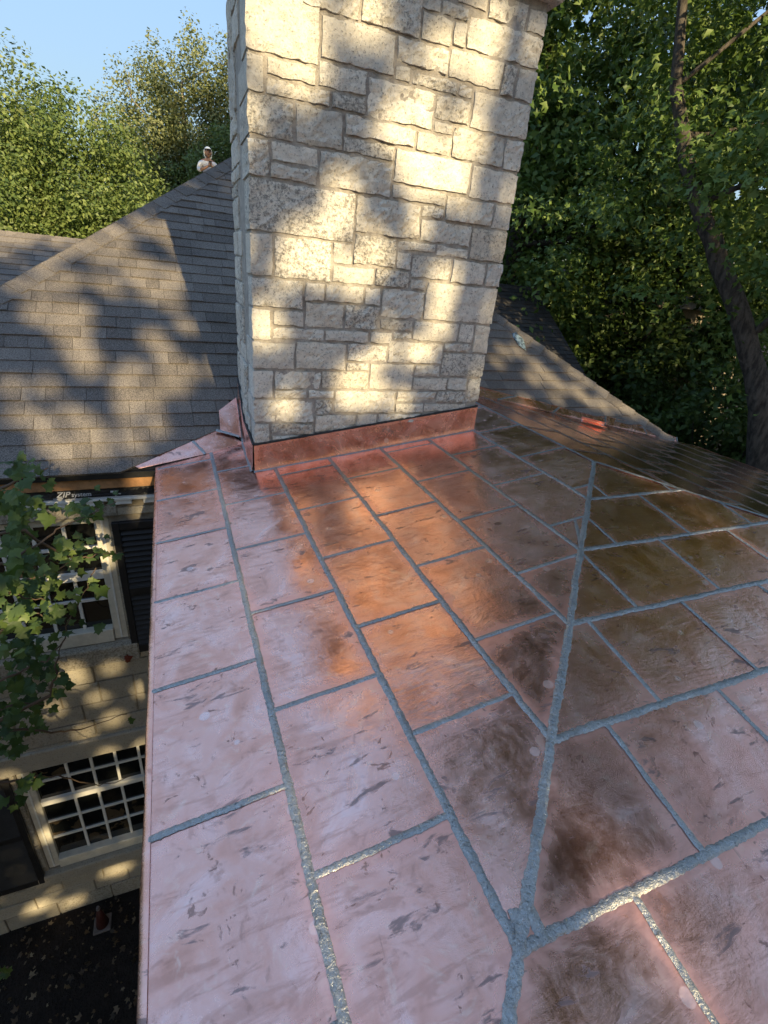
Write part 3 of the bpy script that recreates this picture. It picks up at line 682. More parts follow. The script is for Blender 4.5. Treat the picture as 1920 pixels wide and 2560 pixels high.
def face_stone(O, t, n, u0, v0, u1, v1, depth, seed, proud, amp, mat, parent, name='stone'):
    w, h = u1-u0, v1-v0; nx = max(4, min(22, int(w/.021))); ny = max(4, min(15, int(h/.021)))
    vv = []; idx = {}
    for j in range(ny+1):
        for i in range(nx+1):
            a, b = i/nx, j/ny; u = u0+w*a; v = v0+h*b
            ed = min(a*w, (1-a)*w, b*h, (1-b)*h)
            ju = .010*mn.noise((u*13+seed, v*13, seed*.37))+.005*mn.noise((u*45+seed, v*45, 1.1)); jv = .010*mn.noise((u*13, v*13+seed, 5.1))+.005*mn.noise((u*45, v*45+seed, 2.7))
            if i in (0, nx): u += ju*1.0
            else: u += ju*.4
            if j in (0, ny): v += jv*1.0
            else: v += jv*.4
            d = proud+amp*mn.fractal((u*9+seed, v*9, seed*.7), 1.0, 2.1, 4)+amp*.55*mn.noise((u*34, v*34, seed))+amp*.55*mn.noise((u*75, v*75, seed+4))
            if ed < .004: d -= .003
            vv.append(O+t*u+UP*v+n*d); idx[i, j] = len(vv)-1
    ff = [(idx[i, j], idx[i+1, j], idx[i+1, j+1], idx[i, j+1]) for i in range(nx) for j in range(ny)]
    loop = [(i, 0) for i in range(nx)]+[(nx, j) for j in range(ny)]+[(i, ny) for i in range(nx, 0, -1)]+[(0, j) for j in range(ny, 0, -1)]
    base = len(vv)
    for k, (i, j) in enumerate(loop):
        u = u0+w*i/nx; v = v0+h*j/ny; vv.append(O+t*u+UP*v-n*depth)
    m = len(loop)
    for k in range(m):
        a, b = idx[loop[k]], idx[loop[(k+1) % m]]; ff.append((b, a, base+k, base+(k+1) % m))
    o = pyd(name, vv, ff, mat, parent, smooth=False, recalc=True)
    return o
core = MB(); ins = .004
cO = O3+T3*ins-NF*ins+UP*CB
core.obox(cO, T3*(CW-2*ins), -NF*(CDp-2*ins), UP*(CT-CB)); core.build('mortar_core', M['mortar'], chim)
sr = random.Random(21)
quoins = []
for q, w in enumerate(STONES.split()):
    u0, v0, u1, v1 = map(float, w.split(','))
    if q in (0, 1, 2, 3, 5, 6): v1 = 1.53
    u0 = max(u0, -.004); u1 = min(u1, CW)
    if u1 > CW-.05: u1 = CW+.004
    if u0 < .05: u0 = -.006
    dep = .06
    if u0 < 0: dep = sr.choice([.16, .24, .34, .42]); quoins.append((v0, v1, dep))
    if u1 > CW: dep = .25
    face_stone(O3, T3, NF, u0, v0, u1, v1, dep, q*3.7, sr.uniform(.006, .013), sr.choice([.005, .008, .011, .015, .019]), M['stone'], chim)
def random_face(O, t, n, U0, U1, V0, V1, seed, quo=None):
    r = random.Random(seed); v = V0; k = 0
    while v < V1-.05:
        h = r.choice([.09, .13, .17, .21, .26, .3]); h = min(h, V1-v); u = U0
        if quo is not None:
            u = U0; lim = U1
        while u < U1-.04:
            w = min(r.choice([.14, .2, .26, .34, .42]), U1-u)
            if U1-u-w < .08: w = U1-u
            parts = [(v, v+h)]
            if h > .2 and r.random() < .35: parts = [(v, v+h*.45), (v+h*.45, v+h)]
            for a, b in parts:
                ok = True
                if quo is not None:
                    for q0, q1, dep in quo:
                        if a < q1-.02 and b > q0+.02 and u+w > CDp-dep-.02: ok = False
                if ok: face_stone(O, t, n, u+.008, a+.009, u+w-.008, b-.009, .05, seed+k*2.3, r.uniform(.006, .012), r.choice([.005, .008, .012]), M['stone'], chim)
                k += 1
            u += w
        v += h
# left face: u runs from the back edge to the front corner
random_face(O3-NF*CDp, NF, -T3, 0.0, CDp-.03, -1.35, 1.5, 31, quoins)
for q0 in quoins:   # narrow closers between quoin and next stone on the left face
    pass
random_face(O3+T3*CW, -NF, T3, 0.06, CDp, -1.0, 1.5, 47)
random_face(O3+T3*CW-NF*CDp, -T3, -NF, 0.06, CW-.06, -.9, 1.5, 59)
# cap course
for a, b in ((-.07, .62), (.625, 1.24), (1.245, CW+.07)):
    m = MB(); m.obox(O3+T3*a+NF*.07+UP*CT, T3*(b-a), -NF*(CDp+.14), UP*.15); m.build('cap_stone', M['stone'], chim, bevel=.012)

# ------------------------------------------------------------------ copper roof of soldered pans
copper = empty('copper_roof', (2.5, 2.0, -1.5), 'shiny new copper hip roof of flat pans joined by grey solder seams', 'roof')
def pan(zf, x0, x1, y0, y1, clips, seed, n3, lift=0.0, mat='copper', name='copper_panel'):
    poly = [(x0, y0), (x1, y0), (x1, y1), (x0, y1)]
    for c in clips:
        poly = clip(poly, *c)
        if len(poly) < 3: return None
    if area2(poly) < .0015: return None
    bm = bmesh.new(); nx = max(2, int((x1-x0)/.035)); ny = max(2, int((y1-y0)/.035)); g = []
    for j in range(ny+1): g.append([bm.verts.new((x0+(x1-x0)*i/nx, y0+(y1-y0)*j/ny, 0)) for i in range(nx+1)])
    for j in range(ny):
        for i in range(nx): bm.faces.new((g[j][i], g[j][i+1], g[j+1][i+1], g[j+1][i]))
    for a, b, c in clips:
        L_ = math.hypot(a, b); co = (-a*c/L_**2, -b*c/L_**2, 0)
        bmesh.ops.bisect_plane(bm, geom=bm.verts[:]+bm.edges[:]+bm.faces[:], plane_co=co, plane_no=(a, b, 0), clear_inner=True)
    bm.normal_update()
    lay = bm.verts.layers.float.new('edge'); k = len(poly)
    for v in bm.verts:
        x, y = v.co.x, v.co.y; d = 9
        for i in range(k):
            p, q = poly[i], poly[(i+1) % k]; dx, dy = q[0]-p[0], q[1]-p[1]; l2 = dx*dx+dy*dy
            if l2 < 1e-9: continue
            t = max(0, min(1, ((x-p[0])*dx+(y-p[1])*dy)/l2)); d = min(d, math.hypot(x-p[0]-t*dx, y-p[1]-t*dy))
        v[lay] = d
        wv = min(1, d/.07)*(.45 if zf is zP3 else 1.0)*(.0030*mn.noise((x*3.3+seed, y*3.3, seed*.31))+.0014*mn.noise((x*9+seed, y*9, 3.3)))
        v.co.z = zf(x, y)+lift+wv
    for f in bm.faces: f.smooth = True
    me = bpy.data.meshes.new(name); bm.to_mesh(me); bm.free()
    return link(name, me, M[mat], copper)
def seam(p0, p1, nrm, wd=.034, ht=.007, seed=0, parent=None, wob=.0035):
    p0, p1 = np.asarray(p0, float), np.asarray(p1, float); d = p1-p0; L_ = np.linalg.norm(d)
    if L_ < .02: return
    d /= L_; nrm = np.asarray(nrm, float); nrm = nrm/np.linalg.norm(nrm); sd = np.cross(nrm, d); n = max(4, int(L_/.0065)); prof = [-1, -.7, -.25, .25, .7, 1]; hh = [0, .62, 1, 1, .62, 0]
    vv = []; ff = []; m = len(prof)
    for i in range(n+1):
        s_ = L_*i/n
        wl = wd*.5*(1+.28*mn.noise((s_*14, seed, 0))+.30*mn.noise((s_*75, seed, 2))); wr = wd*.5*(1+.28*mn.noise((s_*14, seed, 5))+.30*mn.noise((s_*75, seed, 7)))
        off = wob*mn.noise((s_*5, seed, 9)); rip = .55+.45*abs(math.sin(s_*math.pi/.0165+2*mn.noise((s_*8, seed, 1))))+.45*mn.noise((s_*40, seed, 3))
        for k, (a, h) in enumerate(zip(prof, hh)):
            w_ = wl if a < 0 else wr
            vv.append(p0+d*(s_+.004*(1-a*a)*0)+sd*(a*w_+off)+nrm*(h*ht*.52*rip*(1+.6*mn.noise((s_*70, a*3, seed)))-.0015))
    for i in range(n):
        for k in range(m-1): a = i*m+k; ff.append((a, a+1, a+m+1, a+m))
    o = pyd('solder_seam', vv, ff, M['solder'], parent or copper, smooth=True, recalc=False)
    return o
N1 = (-K, 0, 1); N2 = (0, -K, 1); N3 = (K, 0, 1)
# plan half planes (keep >= 0)
hip12 = (-1, 1, XR-YA)            # y >= x - XR + YA  : left slope
hip21 = (1, -1, YA-XR)            # front slope, left hip
hip32 = (1, 1, -(XR+YA))          # right slope
hip23 = (-1, -1, XR+YA)
def vclip(xa, xb):
    ya, yb = valley_y(xa)+.03, valley_y(xb)+.03; a, b = -(yb-ya), xb-xa; c = -(a*xa+b*ya); return (-a, -b, -c)
vl = vclip(X0, XR-.001); vr = vclip(XR+.001, XE)
cnt = 0
ODD = [.636, .455, .641, .456, .655, .470, .667]
cross1 = {}
for i in range(7):
    xa, xb = X0+i*PW, X0+(i+1)*PW
    ys = [(ODD[i]+.3735*k)*S for k in range(-4, 7)]; cross1[i] = ys
    for k in range(len(ys)-1):
        pan(zP1, xa, xb, ys[k], ys[k+1], [hip12, vl], cnt*1.7, N1, lift=.0012*(cnt % 3), mat='copper_bright' if (i >= 2 and ys[k] > .9) else 'copper'); cnt += 1
H2 = [YA]+[YA-j*PW for j in range(1, 8)]
VX2 = [(1.60, .373), (1.394, .373), (1.218, .373), (1.02, .373), (.838, .373), (.652, .373), (.47, .373)]
cross2 = {}
for j in range(7):
    y1, y0 = H2[j], H2[j+1]; xs = [(VX2[j][0]+.3735*k)*S for k in range(-2, 9)]; cross2[j] = xs
    for k in range(len(xs)-1):
        pan(zP2, xs[k], xs[k+1], y0, y1, [hip21, hip23], cnt*1.7, N2, lift=.0012*(cnt % 3), mat='copper_bright' if j < 4 else 'copper'); cnt += 1
cross3 = {}
for i in range(8):
    xa, xb = XR+i*PW, XR+(i+1)*PW; ys = [((.455 if i % 2 else .64)+.3735*k)*S for k in range(-5, 8)]; cross3[i] = ys
    for k in range(len(ys)-1):
        pan(zP3, xa, xb, ys[k], ys[k+1], [hip32, vr], cnt*1.7, N3, lift=.0012*(cnt % 3), mat='copper_mirror'); cnt += 1
# solder lines
up_ = .004
def hipx(y): return y-YA+XR
def in_chim(x, y): return chL < x < chR and chF-.02 < y < chB
sd_ = 0
for i in range(1, 8):
    x = X0+i*PW; ya = x-XR+YA; yb = valley_y(x)-.01
    if chL+.01 < x < chR: yb = chF-.01
    seam((x, ya, zP1(x, 0)+up_), (x, yb, zP1(x, 0)+up_), N1 if i < 7 else (0, 0, 1), .028, .008, sd_); sd_ += 11.3
for i in range(7):
    for y in cross1[i]:
        xa, xb = X0+i*PW, X0+(i+1)*PW; hx_ = y-YA+XR          # hip x at this y
        xb = min(xb, hx_)
        if xb-xa < .03 or y > valley_y(xa)-.02: continue
        if y > valley_y(xb)-.01 and False: continue
        if y > chF-.01:
            if in_chim((xa+xb)/2, y) and not (i == 1 or i == 5): continue
            if i == 1: xb = chL-.02
            if i == 5: xa = chR+.01
        if xb-xa < .03: continue
        seam((xa+.01, y, zP1(xa+.01, 0)+up_), (xb-.01, y, zP1(xb-.01, 0)+up_), N1, .0215, .006, sd_); sd_ += 7.9
for j in range(1, 8):
    y = H2[j]; xa = y-YA+XR; xb = XR+YA-y
    seam((xa, y, zP2(0, y)+up_), (min(xb, 5.2), y, zP2(0, y)+up_), N2, .028, .008, sd_); sd_ += 9.1
for j in range(7):
    y1, y0 = H2[j], H2[j+1]
    for x in cross2[j]:
        ya, yb = y0+.01, y1-.01; yb = min(yb, x-XR+YA if x < XR else XR+YA-x)
        if yb-ya < .03: continue
        seam((x, ya, zP2(0, ya)+up_), (x, yb, zP2(0, yb)+up_), N2, .0215, .006, sd_); sd_ += 5.3
yF = YF+.01
seam((XR, YA, ZR+.006), (XR-(YA-yF), yF, zP2(0, yF)+.006), (-K, -K, 1), .032, .009, sd_, wob=.006); sd_ += 3
seam((XR, YA, ZR+.006), (XR+(YA-.2), .2, zP2(0, .2)+.006), (K, -K, 1), .034, .009, sd_, wob=.005); sd_ += 3
for i in range(1, 8):
    x = XR+i*PW; ya = max(XR+YA-x, -.4); yb = valley_y(x)-.01
    seam((x, ya, zP3(x, 0)+up_), (x, yb, zP3(x, 0)+up_), N3, .026, .005, sd_); sd_ += 11.3
for i in range(8):
    for y in cross3[i]:
        xa, xb = XR+i*PW, XR+(i+1)*PW
        xa = max(xa, XR+YA-y)
        if xb-xa < .03 or y > valley_y(xb)-.02 or y < -.3: continue
        seam((xa+.01, y, zP3(xa+.01, 0)+up_), (xb-.01, y, zP3(xb-.01, 0)+up_), N3, .016, .0022, sd_); sd_ += 7.9
# messy solder knot where the hip was patched near the viewer
def p1p(u, v):
    n = np.array([-K, 0, 1.0]); return onp(u, v, n, Z0-X0*K)
def p2p(u, v):
    n = np.array([0, -K, 1.0]); return onp(u, v, n, ZR-YA*K)
ka, kb, kc = p1p(1322, 2285), p1p(1275, 2300), p2p(1365, 2360)
e_ = np.array([0, 0, .006])
seam(ka+e_, kb+e_, (-K, -K, 1), .030, .009, 901); seam(ka+e_, kc+e_, (-K, -K, 1), .032, .010, 913)
ka2, kc2 = p2p(1462, 1340), p2p(1500, 1375)
seam(p1p(1436, 1300)+e_, p1p(1452, 1368)+e_, (-K, -K, 1), .02, .006, 921)
# deck under the pans with its eave edge
def deck(name, pts, mat, th):
    v = [np.array(p) for p in pts]; v2 = [p-np.array([0, 0, th]) for p in v]; k = len(v)
    return pyd(name, v+v2, [tuple(range(k)), tuple(range(2*k-1, k-1, -1))]+[(i, (i+1) % k, k+(i+1) % k, k+i) for i in range(k)], mat, copper)
dz = np.array([0, 0, -.006])
deck('roof_deck', [np.array([X0+.012, YF+.02, Z0])+dz, np.array([XR, YA, ZR])+dz, np.array([XR, valley_y(XR)-.02, ZR])+dz, np.array([X0+.012, valley_y(X0)-.02, Z0])+dz], M['felt'], .03)
deck('roof_deck', [np.array([X0+.02, YF+.012, Z0])+dz, np.array([XR+(YA-YF)-.02, YF+.012, Z0])+dz, np.array([XR, YA, ZR])+dz], M['felt'], .03)
deck('roof_deck', [np.array([XR, YA, ZR])+dz, np.array([XE-.012, YF+.02, zP3(XE, 0)])+dz, np.array([XE-.012, valley_y(XE)-.02, zP3(XE, 0)])+dz, np.array([XR, valley_y(XR)-.02, ZR])+dz], M['felt'], .03)
def strip(name, rows_, mat, parent=None, smooth=True):
    """quad strip from rows of points (each row the same length) with the edge attribute"""
    vv = [p for r in rows_ for p in r]; m = len(rows_[0]); ff = [(i*m+k, i*m+k+1, (i+1)*m+k+1, (i+1)*m+k) for i in range(len(rows_)-1) for k in range(m-1)]
    o = pyd(name, vv, ff, mat, parent or copper, smooth=smooth)
    at_ = o.data.attributes.new('edge', 'FLOAT', 'POINT'); n_ = len(rows_)
    vals = []
    for i in range(n_):
        for k in range(m): vals.append(.02+min(i, n_-1-i, k, m-1-k)*.05)
    at_.data.foreach_set('value', vals); return o
# left eave edge, folded down
rows_ = []
for i in range(60):
    y = YF+(valley_y(X0)-YF)*i/59; w1 = .0025*mn.noise((y*4, 1, 2))
    rows_.append([np.array([X0+.016, y, Z0+.0065]), np.array([X0-.004+w1, y, Z0+.003]), np.array([X0-.008+w1, y, Z0-.012]), np.array([X0-.006+w1*2, y, Z0-.042])])
strip('eave_edge', rows_, M['copper_flash'])
rows_ = []
for i in range(40):
    y = .2+(valley_y(XE)-.2)*i/39; z_ = zP3(XE, 0)
    rows_.append([np.array([XE-.016, y, z_+.0065]), np.array([XE+.004, y, z_+.003]), np.array([XE+.008, y, z_-.04])])
strip('eave_edge', rows_, M['copper_flash'])
# flashing turned up the chimney, sealant bead on its top edge
FH = .205
def fb(u): p = O3+T3*u; return zP1(p[0], 0)
rows_ = []
NU = 44
for i in range(NU+1):
    u = -.012+(CW+.022)*i/NU; zb = fb(u); r_ = []
    for k in range(9):
        a = k/8; r_.append(O3+T3*u+NF*(.020+.004*mn.noise((u*5, a*2, 3))+(.012*(1-a)**6))+UP*(zb-.004+FH*a))
    rows_.append(r_)
fl1 = strip('chimney_flashing', rows_, M['copper_flash'])
def left_base(dp):   # dp = distance back from the front corner
    p = O3-NF*dp; return max(zP1(p[0], 0), main_z(p[0], p[1]))
rows_ = []
for i in range(31):
    dp = -.018+1.03*i/30; zb = left_base(max(dp, 0)); r_ = []
    for k in range(7):
        a = k/6; r_.append(O3-NF*dp-T3*(.022+.004*mn.noise((dp*5, a*2, 9))+.012*(1-a)**6)+UP*(zb-.004+FH*a))
    rows_.append(r_)
strip('chimney_flashing', rows_, M['copper_flash'])
def bead(pts, r, name, mat, n=5, seed=0):
    m = MB(); out = []; rr = []
    for i in range(len(pts)-1):
        for j in range(6):
            t = j/6; out.append(np.asarray(pts[i])*(1-t)+np.asarray(pts[i+1])*t+np.array([mn.noise((i, j, seed)), mn.noise((i, j, seed+3)), mn.noise((i, j, seed+7))])*r*.3); rr.append(r*(1+.4*mn.noise((i*3.1, j*.7, seed))))
    out.append(np.asarray(pts[-1])); rr.append(r); m.tube(out, rr, n); return m.build(name, mat, copper, smooth=True)
bead([O3+T3*u+NF*.014+UP*(fb(u)+FH+.002) for u in np.linspace(-.012, CW+.01, 24)], .010, 'sealant_bead', M['sealant'])
bead([O3-NF*d_-T3*.016+UP*(left_base(max(d_, 0))+FH+.002) for d_ in np.linspace(-.018, 1.0, 16)], .010, 'sealant_bead', M['sealant'], seed=4)
# solder along the foot of the flashing
pa, pb = O3+T3*(-.02)+NF*.030, O3+T3*(CW+.02)+NF*.030
seam((pa[0], pa[1], zP1(pa[0], 0)+.006), (pb[0], pb[1], zP1(pb[0], 0)+.006), (-K, -.25, 1), .034, .008, 501)
pa = O3-T3*.030+NF*.02; pb = O3-T3*.030-NF*.60
seam((pa[0], pa[1], zP1(pa[0], 0)+.006), (pb[0], pb[1], left_base(.60)+.006), (-.4, 0, 1), .034, .009, 511)
pc = O3-T3*.030-NF*.98
seam((pb[0], pb[1], left_base(.60)+.006), (pc[0], pc[1], left_base(.98)+.006), (-.4, -.3, 1), .030, .008, 517)
# copper aprons lying on the shingles along both valleys
def apron(pts, name='valley_apron', h=.024):
    return [mp(*minv(np.asarray(p)), h) for p in pts]
def quad_strip(lo, hi, n, nm, h=.006):
    rows_ = []
    for i in range(n+1):
        t = i/n; a = np.asarray(lo[0])*(1-t)+np.asarray(lo[1])*t; b = np.asarray(hi[0])*(1-t)+np.asarray(hi[1])*t
        rows_.append([mp(*minv(a*(1-k/6)+b*k/6), (h+.003*mn.noise((t*4, k*.6, 2))) if k > 0 else h-.004) for k in range(7)])
    return strip(nm, rows_, M['copper_flash'])
def mpx(u, v): return onp(u, v, mN, mD)
def vpt(x): return np.array([x, valley_y(x), main_z(x, valley_y(x))])
quad_strip((vpt(X0-.0)+np.array([-.12, -.005, 0]), vpt(.18)), (mpx(338, 1167), mpx(480, 1104)), 10, 'valley_apron')
quad_strip((vpt(.18), vpt(.50)), (mpx(482, 1104), mpx(552, 1073)), 8, 'valley_apron')
quad_strip((mpx(551, 1082), mpx(603, 1098)), (mpx(547, 1032), mpx(590, 999)), 8, 'valley_apron', .030)
xsR = [chR+.0, 3.35, 4.05, 4.75, 5.35, 5.80]; hiR = [(1195, 967), (1290, 991), (1400, 1017), (1513, 1041), (1604, 1063), (1690, 1094)]
for k in range(5):
    quad_strip((vpt(xsR[k]), vpt(xsR[k+1])), (mpx(*hiR[k]), mpx(*hiR[k+1])), 10, 'valley_apron', .006+.003*(k % 2))
    a, b = vpt(xsR[k+1]), mpx(*hiR[k+1])
    seam(mp(*minv(a), .010), mp(*minv(b), .012), mN, .022, .005, 700+k)
seam(mp(*minv(vpt(.18)), .008), mp(*minv(mpx(482, 1104)), .010), mN, .024, .006, 731)
seam(mp(*minv(mpx(540, 1080)), .03), mp(*minv(mpx(598, 1096)), .03), mN, .024, .006, 735)
# turned-down copper hem under the shingle edge left of the roof corner
m = MB(); m.box(-.42, X0+.0, 3.935, 3.965, -1.605, -1.592); m.build('copper_hem', M['copper_flash'], copper)

# loose bits on the roofs
def scrap_roll():
    c = mp(*minv(onp(1483, 1066, np.array([K, 0, 1.0]), ZR+XR*K)), .0); c = onp(1483, 1064, np.array([K, 0, 1.0]), ZR+XR*K)
    d = np.array([.92, -.35, -.15]); d /= np.linalg.norm(d); sd = np.cross((0, 0, 1.0), d); sd /= np.linalg.norm(sd); rows_ = []
    for i in range(9):
        t = (i/8-.5)*.30; rows_.append([c+d*t+sd*((.040+.03*t)*math.cos(a)+.05*t)+np.array([0, 0, .008+.030*math.sin(a)+.032]) for a in np.linspace(-2.6, 1.9, 14)])
    vv = [p for r in rows_ for p in r]; m_ = 14; ff = [(i*m_+k, i*m_+k+1, (i+1)*m_+k+1, (i+1)*m_+k) for i in range(8) for k in range(m_-1)]
    o = pyd('copper_offcut', vv, ff, M['copper_flash'], None, True); s_ = o.modifiers.new('s', 'SOLIDIFY'); s_.thickness = .002
    tag(o, 'small curled copper offcut lying on the far copper slope by the right valley', 'offcut')
scrap_roll()
def blue_scrap():
    k = NT('blue_plastic'); n = k.noise(k.obj(), 30, 5, .6)
    k.bsdf(Base__Color=k.mix(k.rng(n, .4, .62), (.07, .10, .13), (.34, .46, .52)), Roughness=.5, Normal=k.bump(n, .8, .01))
    out = [(1279, 836), (1288, 834), (1296, 842), (1304, 848), (1309, 858), (1310, 868), (1313, 880), (1303, 872), (1296, 868), (1288, 856), (1281, 845)]
    P = [minv(mpx(*q)) for q in out]; cx = sum(p[0] for p in P)/len(P); cs = sum(p[1] for p in P)/len(P)
    vv = [mp(cx, cs, .034)]; ff = []; rings = [.35, .7, 1.0]; n_ = len(P)
    for ri, r in enumerate(rings):
        for i, p in enumerate(P): vv.append(mp(cx+(p[0]-cx)*r, cs+(p[1]-cs)*r, .018+.016*(1-r)+.012*mn.noise((i*1.7, r*5, 2))))
    for i in range(n_):
        ff.append((0, 1+i, 1+(i+1) % n_))
        for ri in range(2): a = 1+ri*n_; b = a+n_; ff.append((a+i, b+i, b+(i+1) % n_, a+(i+1) % n_))
    o = pyd('plastic_scrap', vv, ff, k.m, None, True); s_ = o.modifiers.new('s', 'SOLIDIFY'); s_.thickness = .004
    tag(o, 'crumpled pale blue plastic scrap lying on the right shingled slope', 'scrap')
blue_scrap()
def cone():
    c = np.array([-1.33, 3.75, GZ]); root = empty('traffic_cone', c, 'small dull red cone with pale foot standing on dark soil by the wall', 'cone')
    km = mat_plain('cone_red', (.05, .012, .009), .6); pale = mat_plain('cone_pale', (.13, .11, .10), .6)
    m = MB(); m.tube([c+UP*.03, c+UP*.2, c+UP*.34], [.07, .043, .018], 14); m.build('body', km, root, smooth=True)
    m = MB(); m.tube([c+UP*.34, c+UP*.385], [.022, .016], 12); m.build('tip', pale, root)
    m = MB(); m.box(c[0]-.09, c[0]+.09, c[1]-.09, c[1]+.09, GZ, GZ+.03); m.build('foot', pale, root, bevel=.006)
cone()

# ------------------------------------------------------------------ person on the far side of the ridge
def person():
    k = np.array([1.44, 18.2, .95]); P = lambda x, y, z: (k[0]+x, k[1]+y, k[2]+z); HU = .77
    root = empty('person', k, 'person in white shirt and pale hood holding a phone beyond the left hip', 'person')
    skin = mat_plain('skin', (.36, .20, .13), .6, .1, 20, .1); shirt = mat_plain('white_shirt', (.80, .77, .74), .8, .06, 8, .4, .01); hood = mat_plain('pale_hood', (.62, .68, .74), .75, .08)
    dark = mat_plain('dark_cloth', (.03, .03, .035), .8); phone = mat_plain('phone_case', (.04, .05, .045), .3)
    def skin_mesh(name, V, E, Rr, mat, sub=2):
        me = bpy.data.meshes.new(name); me.from_pydata([P(*v) for v in V], E, []); o = bpy.data.objects.new(name, me); COL.objects.link(o)
        md = o.modifiers.new('skin', 'SKIN'); 
        for i, r in enumerate(Rr): sv = me.skin_vertices[0].data[i]; sv.radius = (r, r) if not isinstance(r, tuple) else r; sv.use_root = (i == 0)
        sb = o.modifiers.new('sub', 'SUBSURF'); sb.levels = sub; sb.render_levels = sub
        dg = bpy.context.evaluated_depsgraph_get(); m2 = bpy.data.meshes.new_from_object(o.evaluated_get(dg)); bpy.data.objects.remove(o)
        return link(name, m2, mat, root, smooth=True)
    # standing astride the ridge of the far wing, arms bent towards the phone
    V = [(0, 0, .92), (0, .0, 1.10), (0, -.01, 1.28), (0, -.02, 1.40), (0, -.03, 1.50),
         (-.17, -.02, 1.375), (-.27, -.04, 1.14), (-.12, -.24, 1.20), (.0, -.30, 1.27),
         (.17, -.02, 1.375), (.26, -.05, 1.14), (.15, -.24, 1.22), (.05, -.30, 1.28),
         (-.10, 0, .88), (-.13, -.05, .48), (-.15, .02, .09), (-.17, -.12, .035), (.10, 0, .88), (.14, -.06, .48), (.17, -.02, .09), (.19, -.16, .03)]
    Eg = [(0, 1), (1, 2), (2, 3), (3, 4), (3, 5), (5, 6), (6, 7), (7, 8), (3, 9), (9, 10), (10, 11), (11, 12), (0, 13), (13, 14), (14, 15), (15, 16), (0, 17), (17, 18), (18, 19), (19, 20)]
    Rr = [(.16, .12), (.15, .11), (.17, .11), (.10, .08), (.055, .055), .07, .05, .040, .030, .07, .05, .040, .030, .09, .06, .045, .04, .09, .06, .045, .04]
    skin_mesh('body', V, Eg, Rr, skin)
    V = [(0, 0, .84), (0, 0, 1.10), (0, -.01, 1.28), (0, -.02, 1.405), (-.18, -.02, 1.375), (-.275, -.04, 1.15), (-.20, -.15, 1.16), (.18, -.02, 1.375), (.268, -.05, 1.15), (.20, -.15, 1.17)]
    skin_mesh('shirt', V, [(0, 1), (1, 2), (2, 3), (3, 4), (4, 5), (5, 6), (3, 7), (7, 8), (8, 9)], [(.185, .145), (.18, .135), (.195, .14), (.115, .10), .095, .075, .064, .095, .075, .064], shirt)
    skin_mesh('trousers', [(0, 0, .90), (-.11, 0, .84), (-.13, -.05, .48), (-.15, .02, .12), (.11, 0, .84), (.14, -.06, .48), (.17, -.02, .12)], [(0, 1), (1, 2), (2, 3), (0, 4), (4, 5), (5, 6)], [(.17, .14), .11, .085, .075, .11, .085, .075], dark)
    def ell(name, c, r, mat, seg=20, fn=None, par=root):
        bm = bmesh.new(); bmesh.ops.create_uvsphere(bm, u_segments=seg, v_segments=14, radius=1)
        for v in bm.verts:
            q = [c[i]+v.co[i]*r[i] for i in range(3)]
            if fn: q = fn(v.co, q)
            v.co = P(*q)
        me = bpy.data.meshes.new(name); bm.to_mesh(me); bm.free(); return link(name, me, mat, par, smooth=True)
    def face(n, q):
        if n.y < -.55 and abs(n.x) < .25 and -.35 < n.z < .15: q[1] -= .018   # nose
        if n.z < -.3: q[0] *= .92
        return q
    hd = ell('head', (.01, -.06, .83+HU), (.078, .095, .115), skin, fn=face)
    for sx in (-1, 1): ell('eye', (.01+sx*.032, -.147, .845+HU), (.014, .008, .008), dark, 8, par=root)
    ell('mouth', (.01, -.142, .785+HU), (.025, .008, .007), mat_plain('lips', (.25, .10, .08), .6), 8)
    for sx in (-1, 1): ell('ear', (.01+sx*.08, -.05, .835+HU), (.014, .03, .035), skin, 8)
    ell('hair', (.01, -.045, .855+HU), (.083, .095, .108), dark, fn=lambda n, q: [q[0], q[1]+(.03 if n.y < -.2 else 0), q[2]])
    # hood open at the front
    bm = bmesh.new(); bmesh.ops.create_uvsphere(bm, u_segments=24, v_segments=16, radius=1)
    kill = [v for v in bm.verts if v.co.y < -.45 and v.co.z < .45]; bmesh.ops.delete(bm, geom=kill, context='VERTS')
    for v in bm.verts:
        q = [.01+v.co.x*.118, -.035+v.co.y*.125, .845+HU+v.co.z*(.145 if v.co.z > 0 else .20)]; v.co = P(*q)
    me = bpy.data.meshes.new('hood'); bm.to_mesh(me); bm.free(); h = link('hood', me, hood, root, smooth=True); s_ = h.modifiers.new('s', 'SOLIDIFY'); s_.thickness = .012
    ell('cap_brim', (.03, -.17, .905+HU), (.085, .075, .012), dark)
    m = MB(); m.box(k[0]+.0, k[0]+.075, k[1]-.355, k[1]-.345, k[2]+.46+HU, k[2]+.61+HU); m.build('phone', phone, root, bevel=.004)
    # hands: palm plus curled fingers round the phone
    for sx, c in ((-1, (-.005, -.33, .49+HU)), (1, (.075, -.33, .50+HU))):
        Vh = [c, (c[0]+.012*-sx, c[1]-.01, c[2]+.045)]; Eh = [(0, 1)]; Rh = [.026, .030]
        for f_ in range(4):
            b = len(Vh); zz = c[2]+.01+.02*f_
            Vh += [(c[0]+.018*-sx, c[1]-.025, zz), (c[0]+.035*-sx, c[1]-.045, zz+.004)]; Eh += [(1, b), (b, b+1)]; Rh += [.0095, .008]
        b = len(Vh); Vh += [(c[0], c[1]-.01, c[2]+.075), (c[0]+.01*-sx, c[1]+.0, c[2]+.105)]; Eh += [(1, b), (b, b+1)]; Rh += [.011, .009]
        skin_mesh('hand', Vh, Eh, Rh, skin, 1)
person()

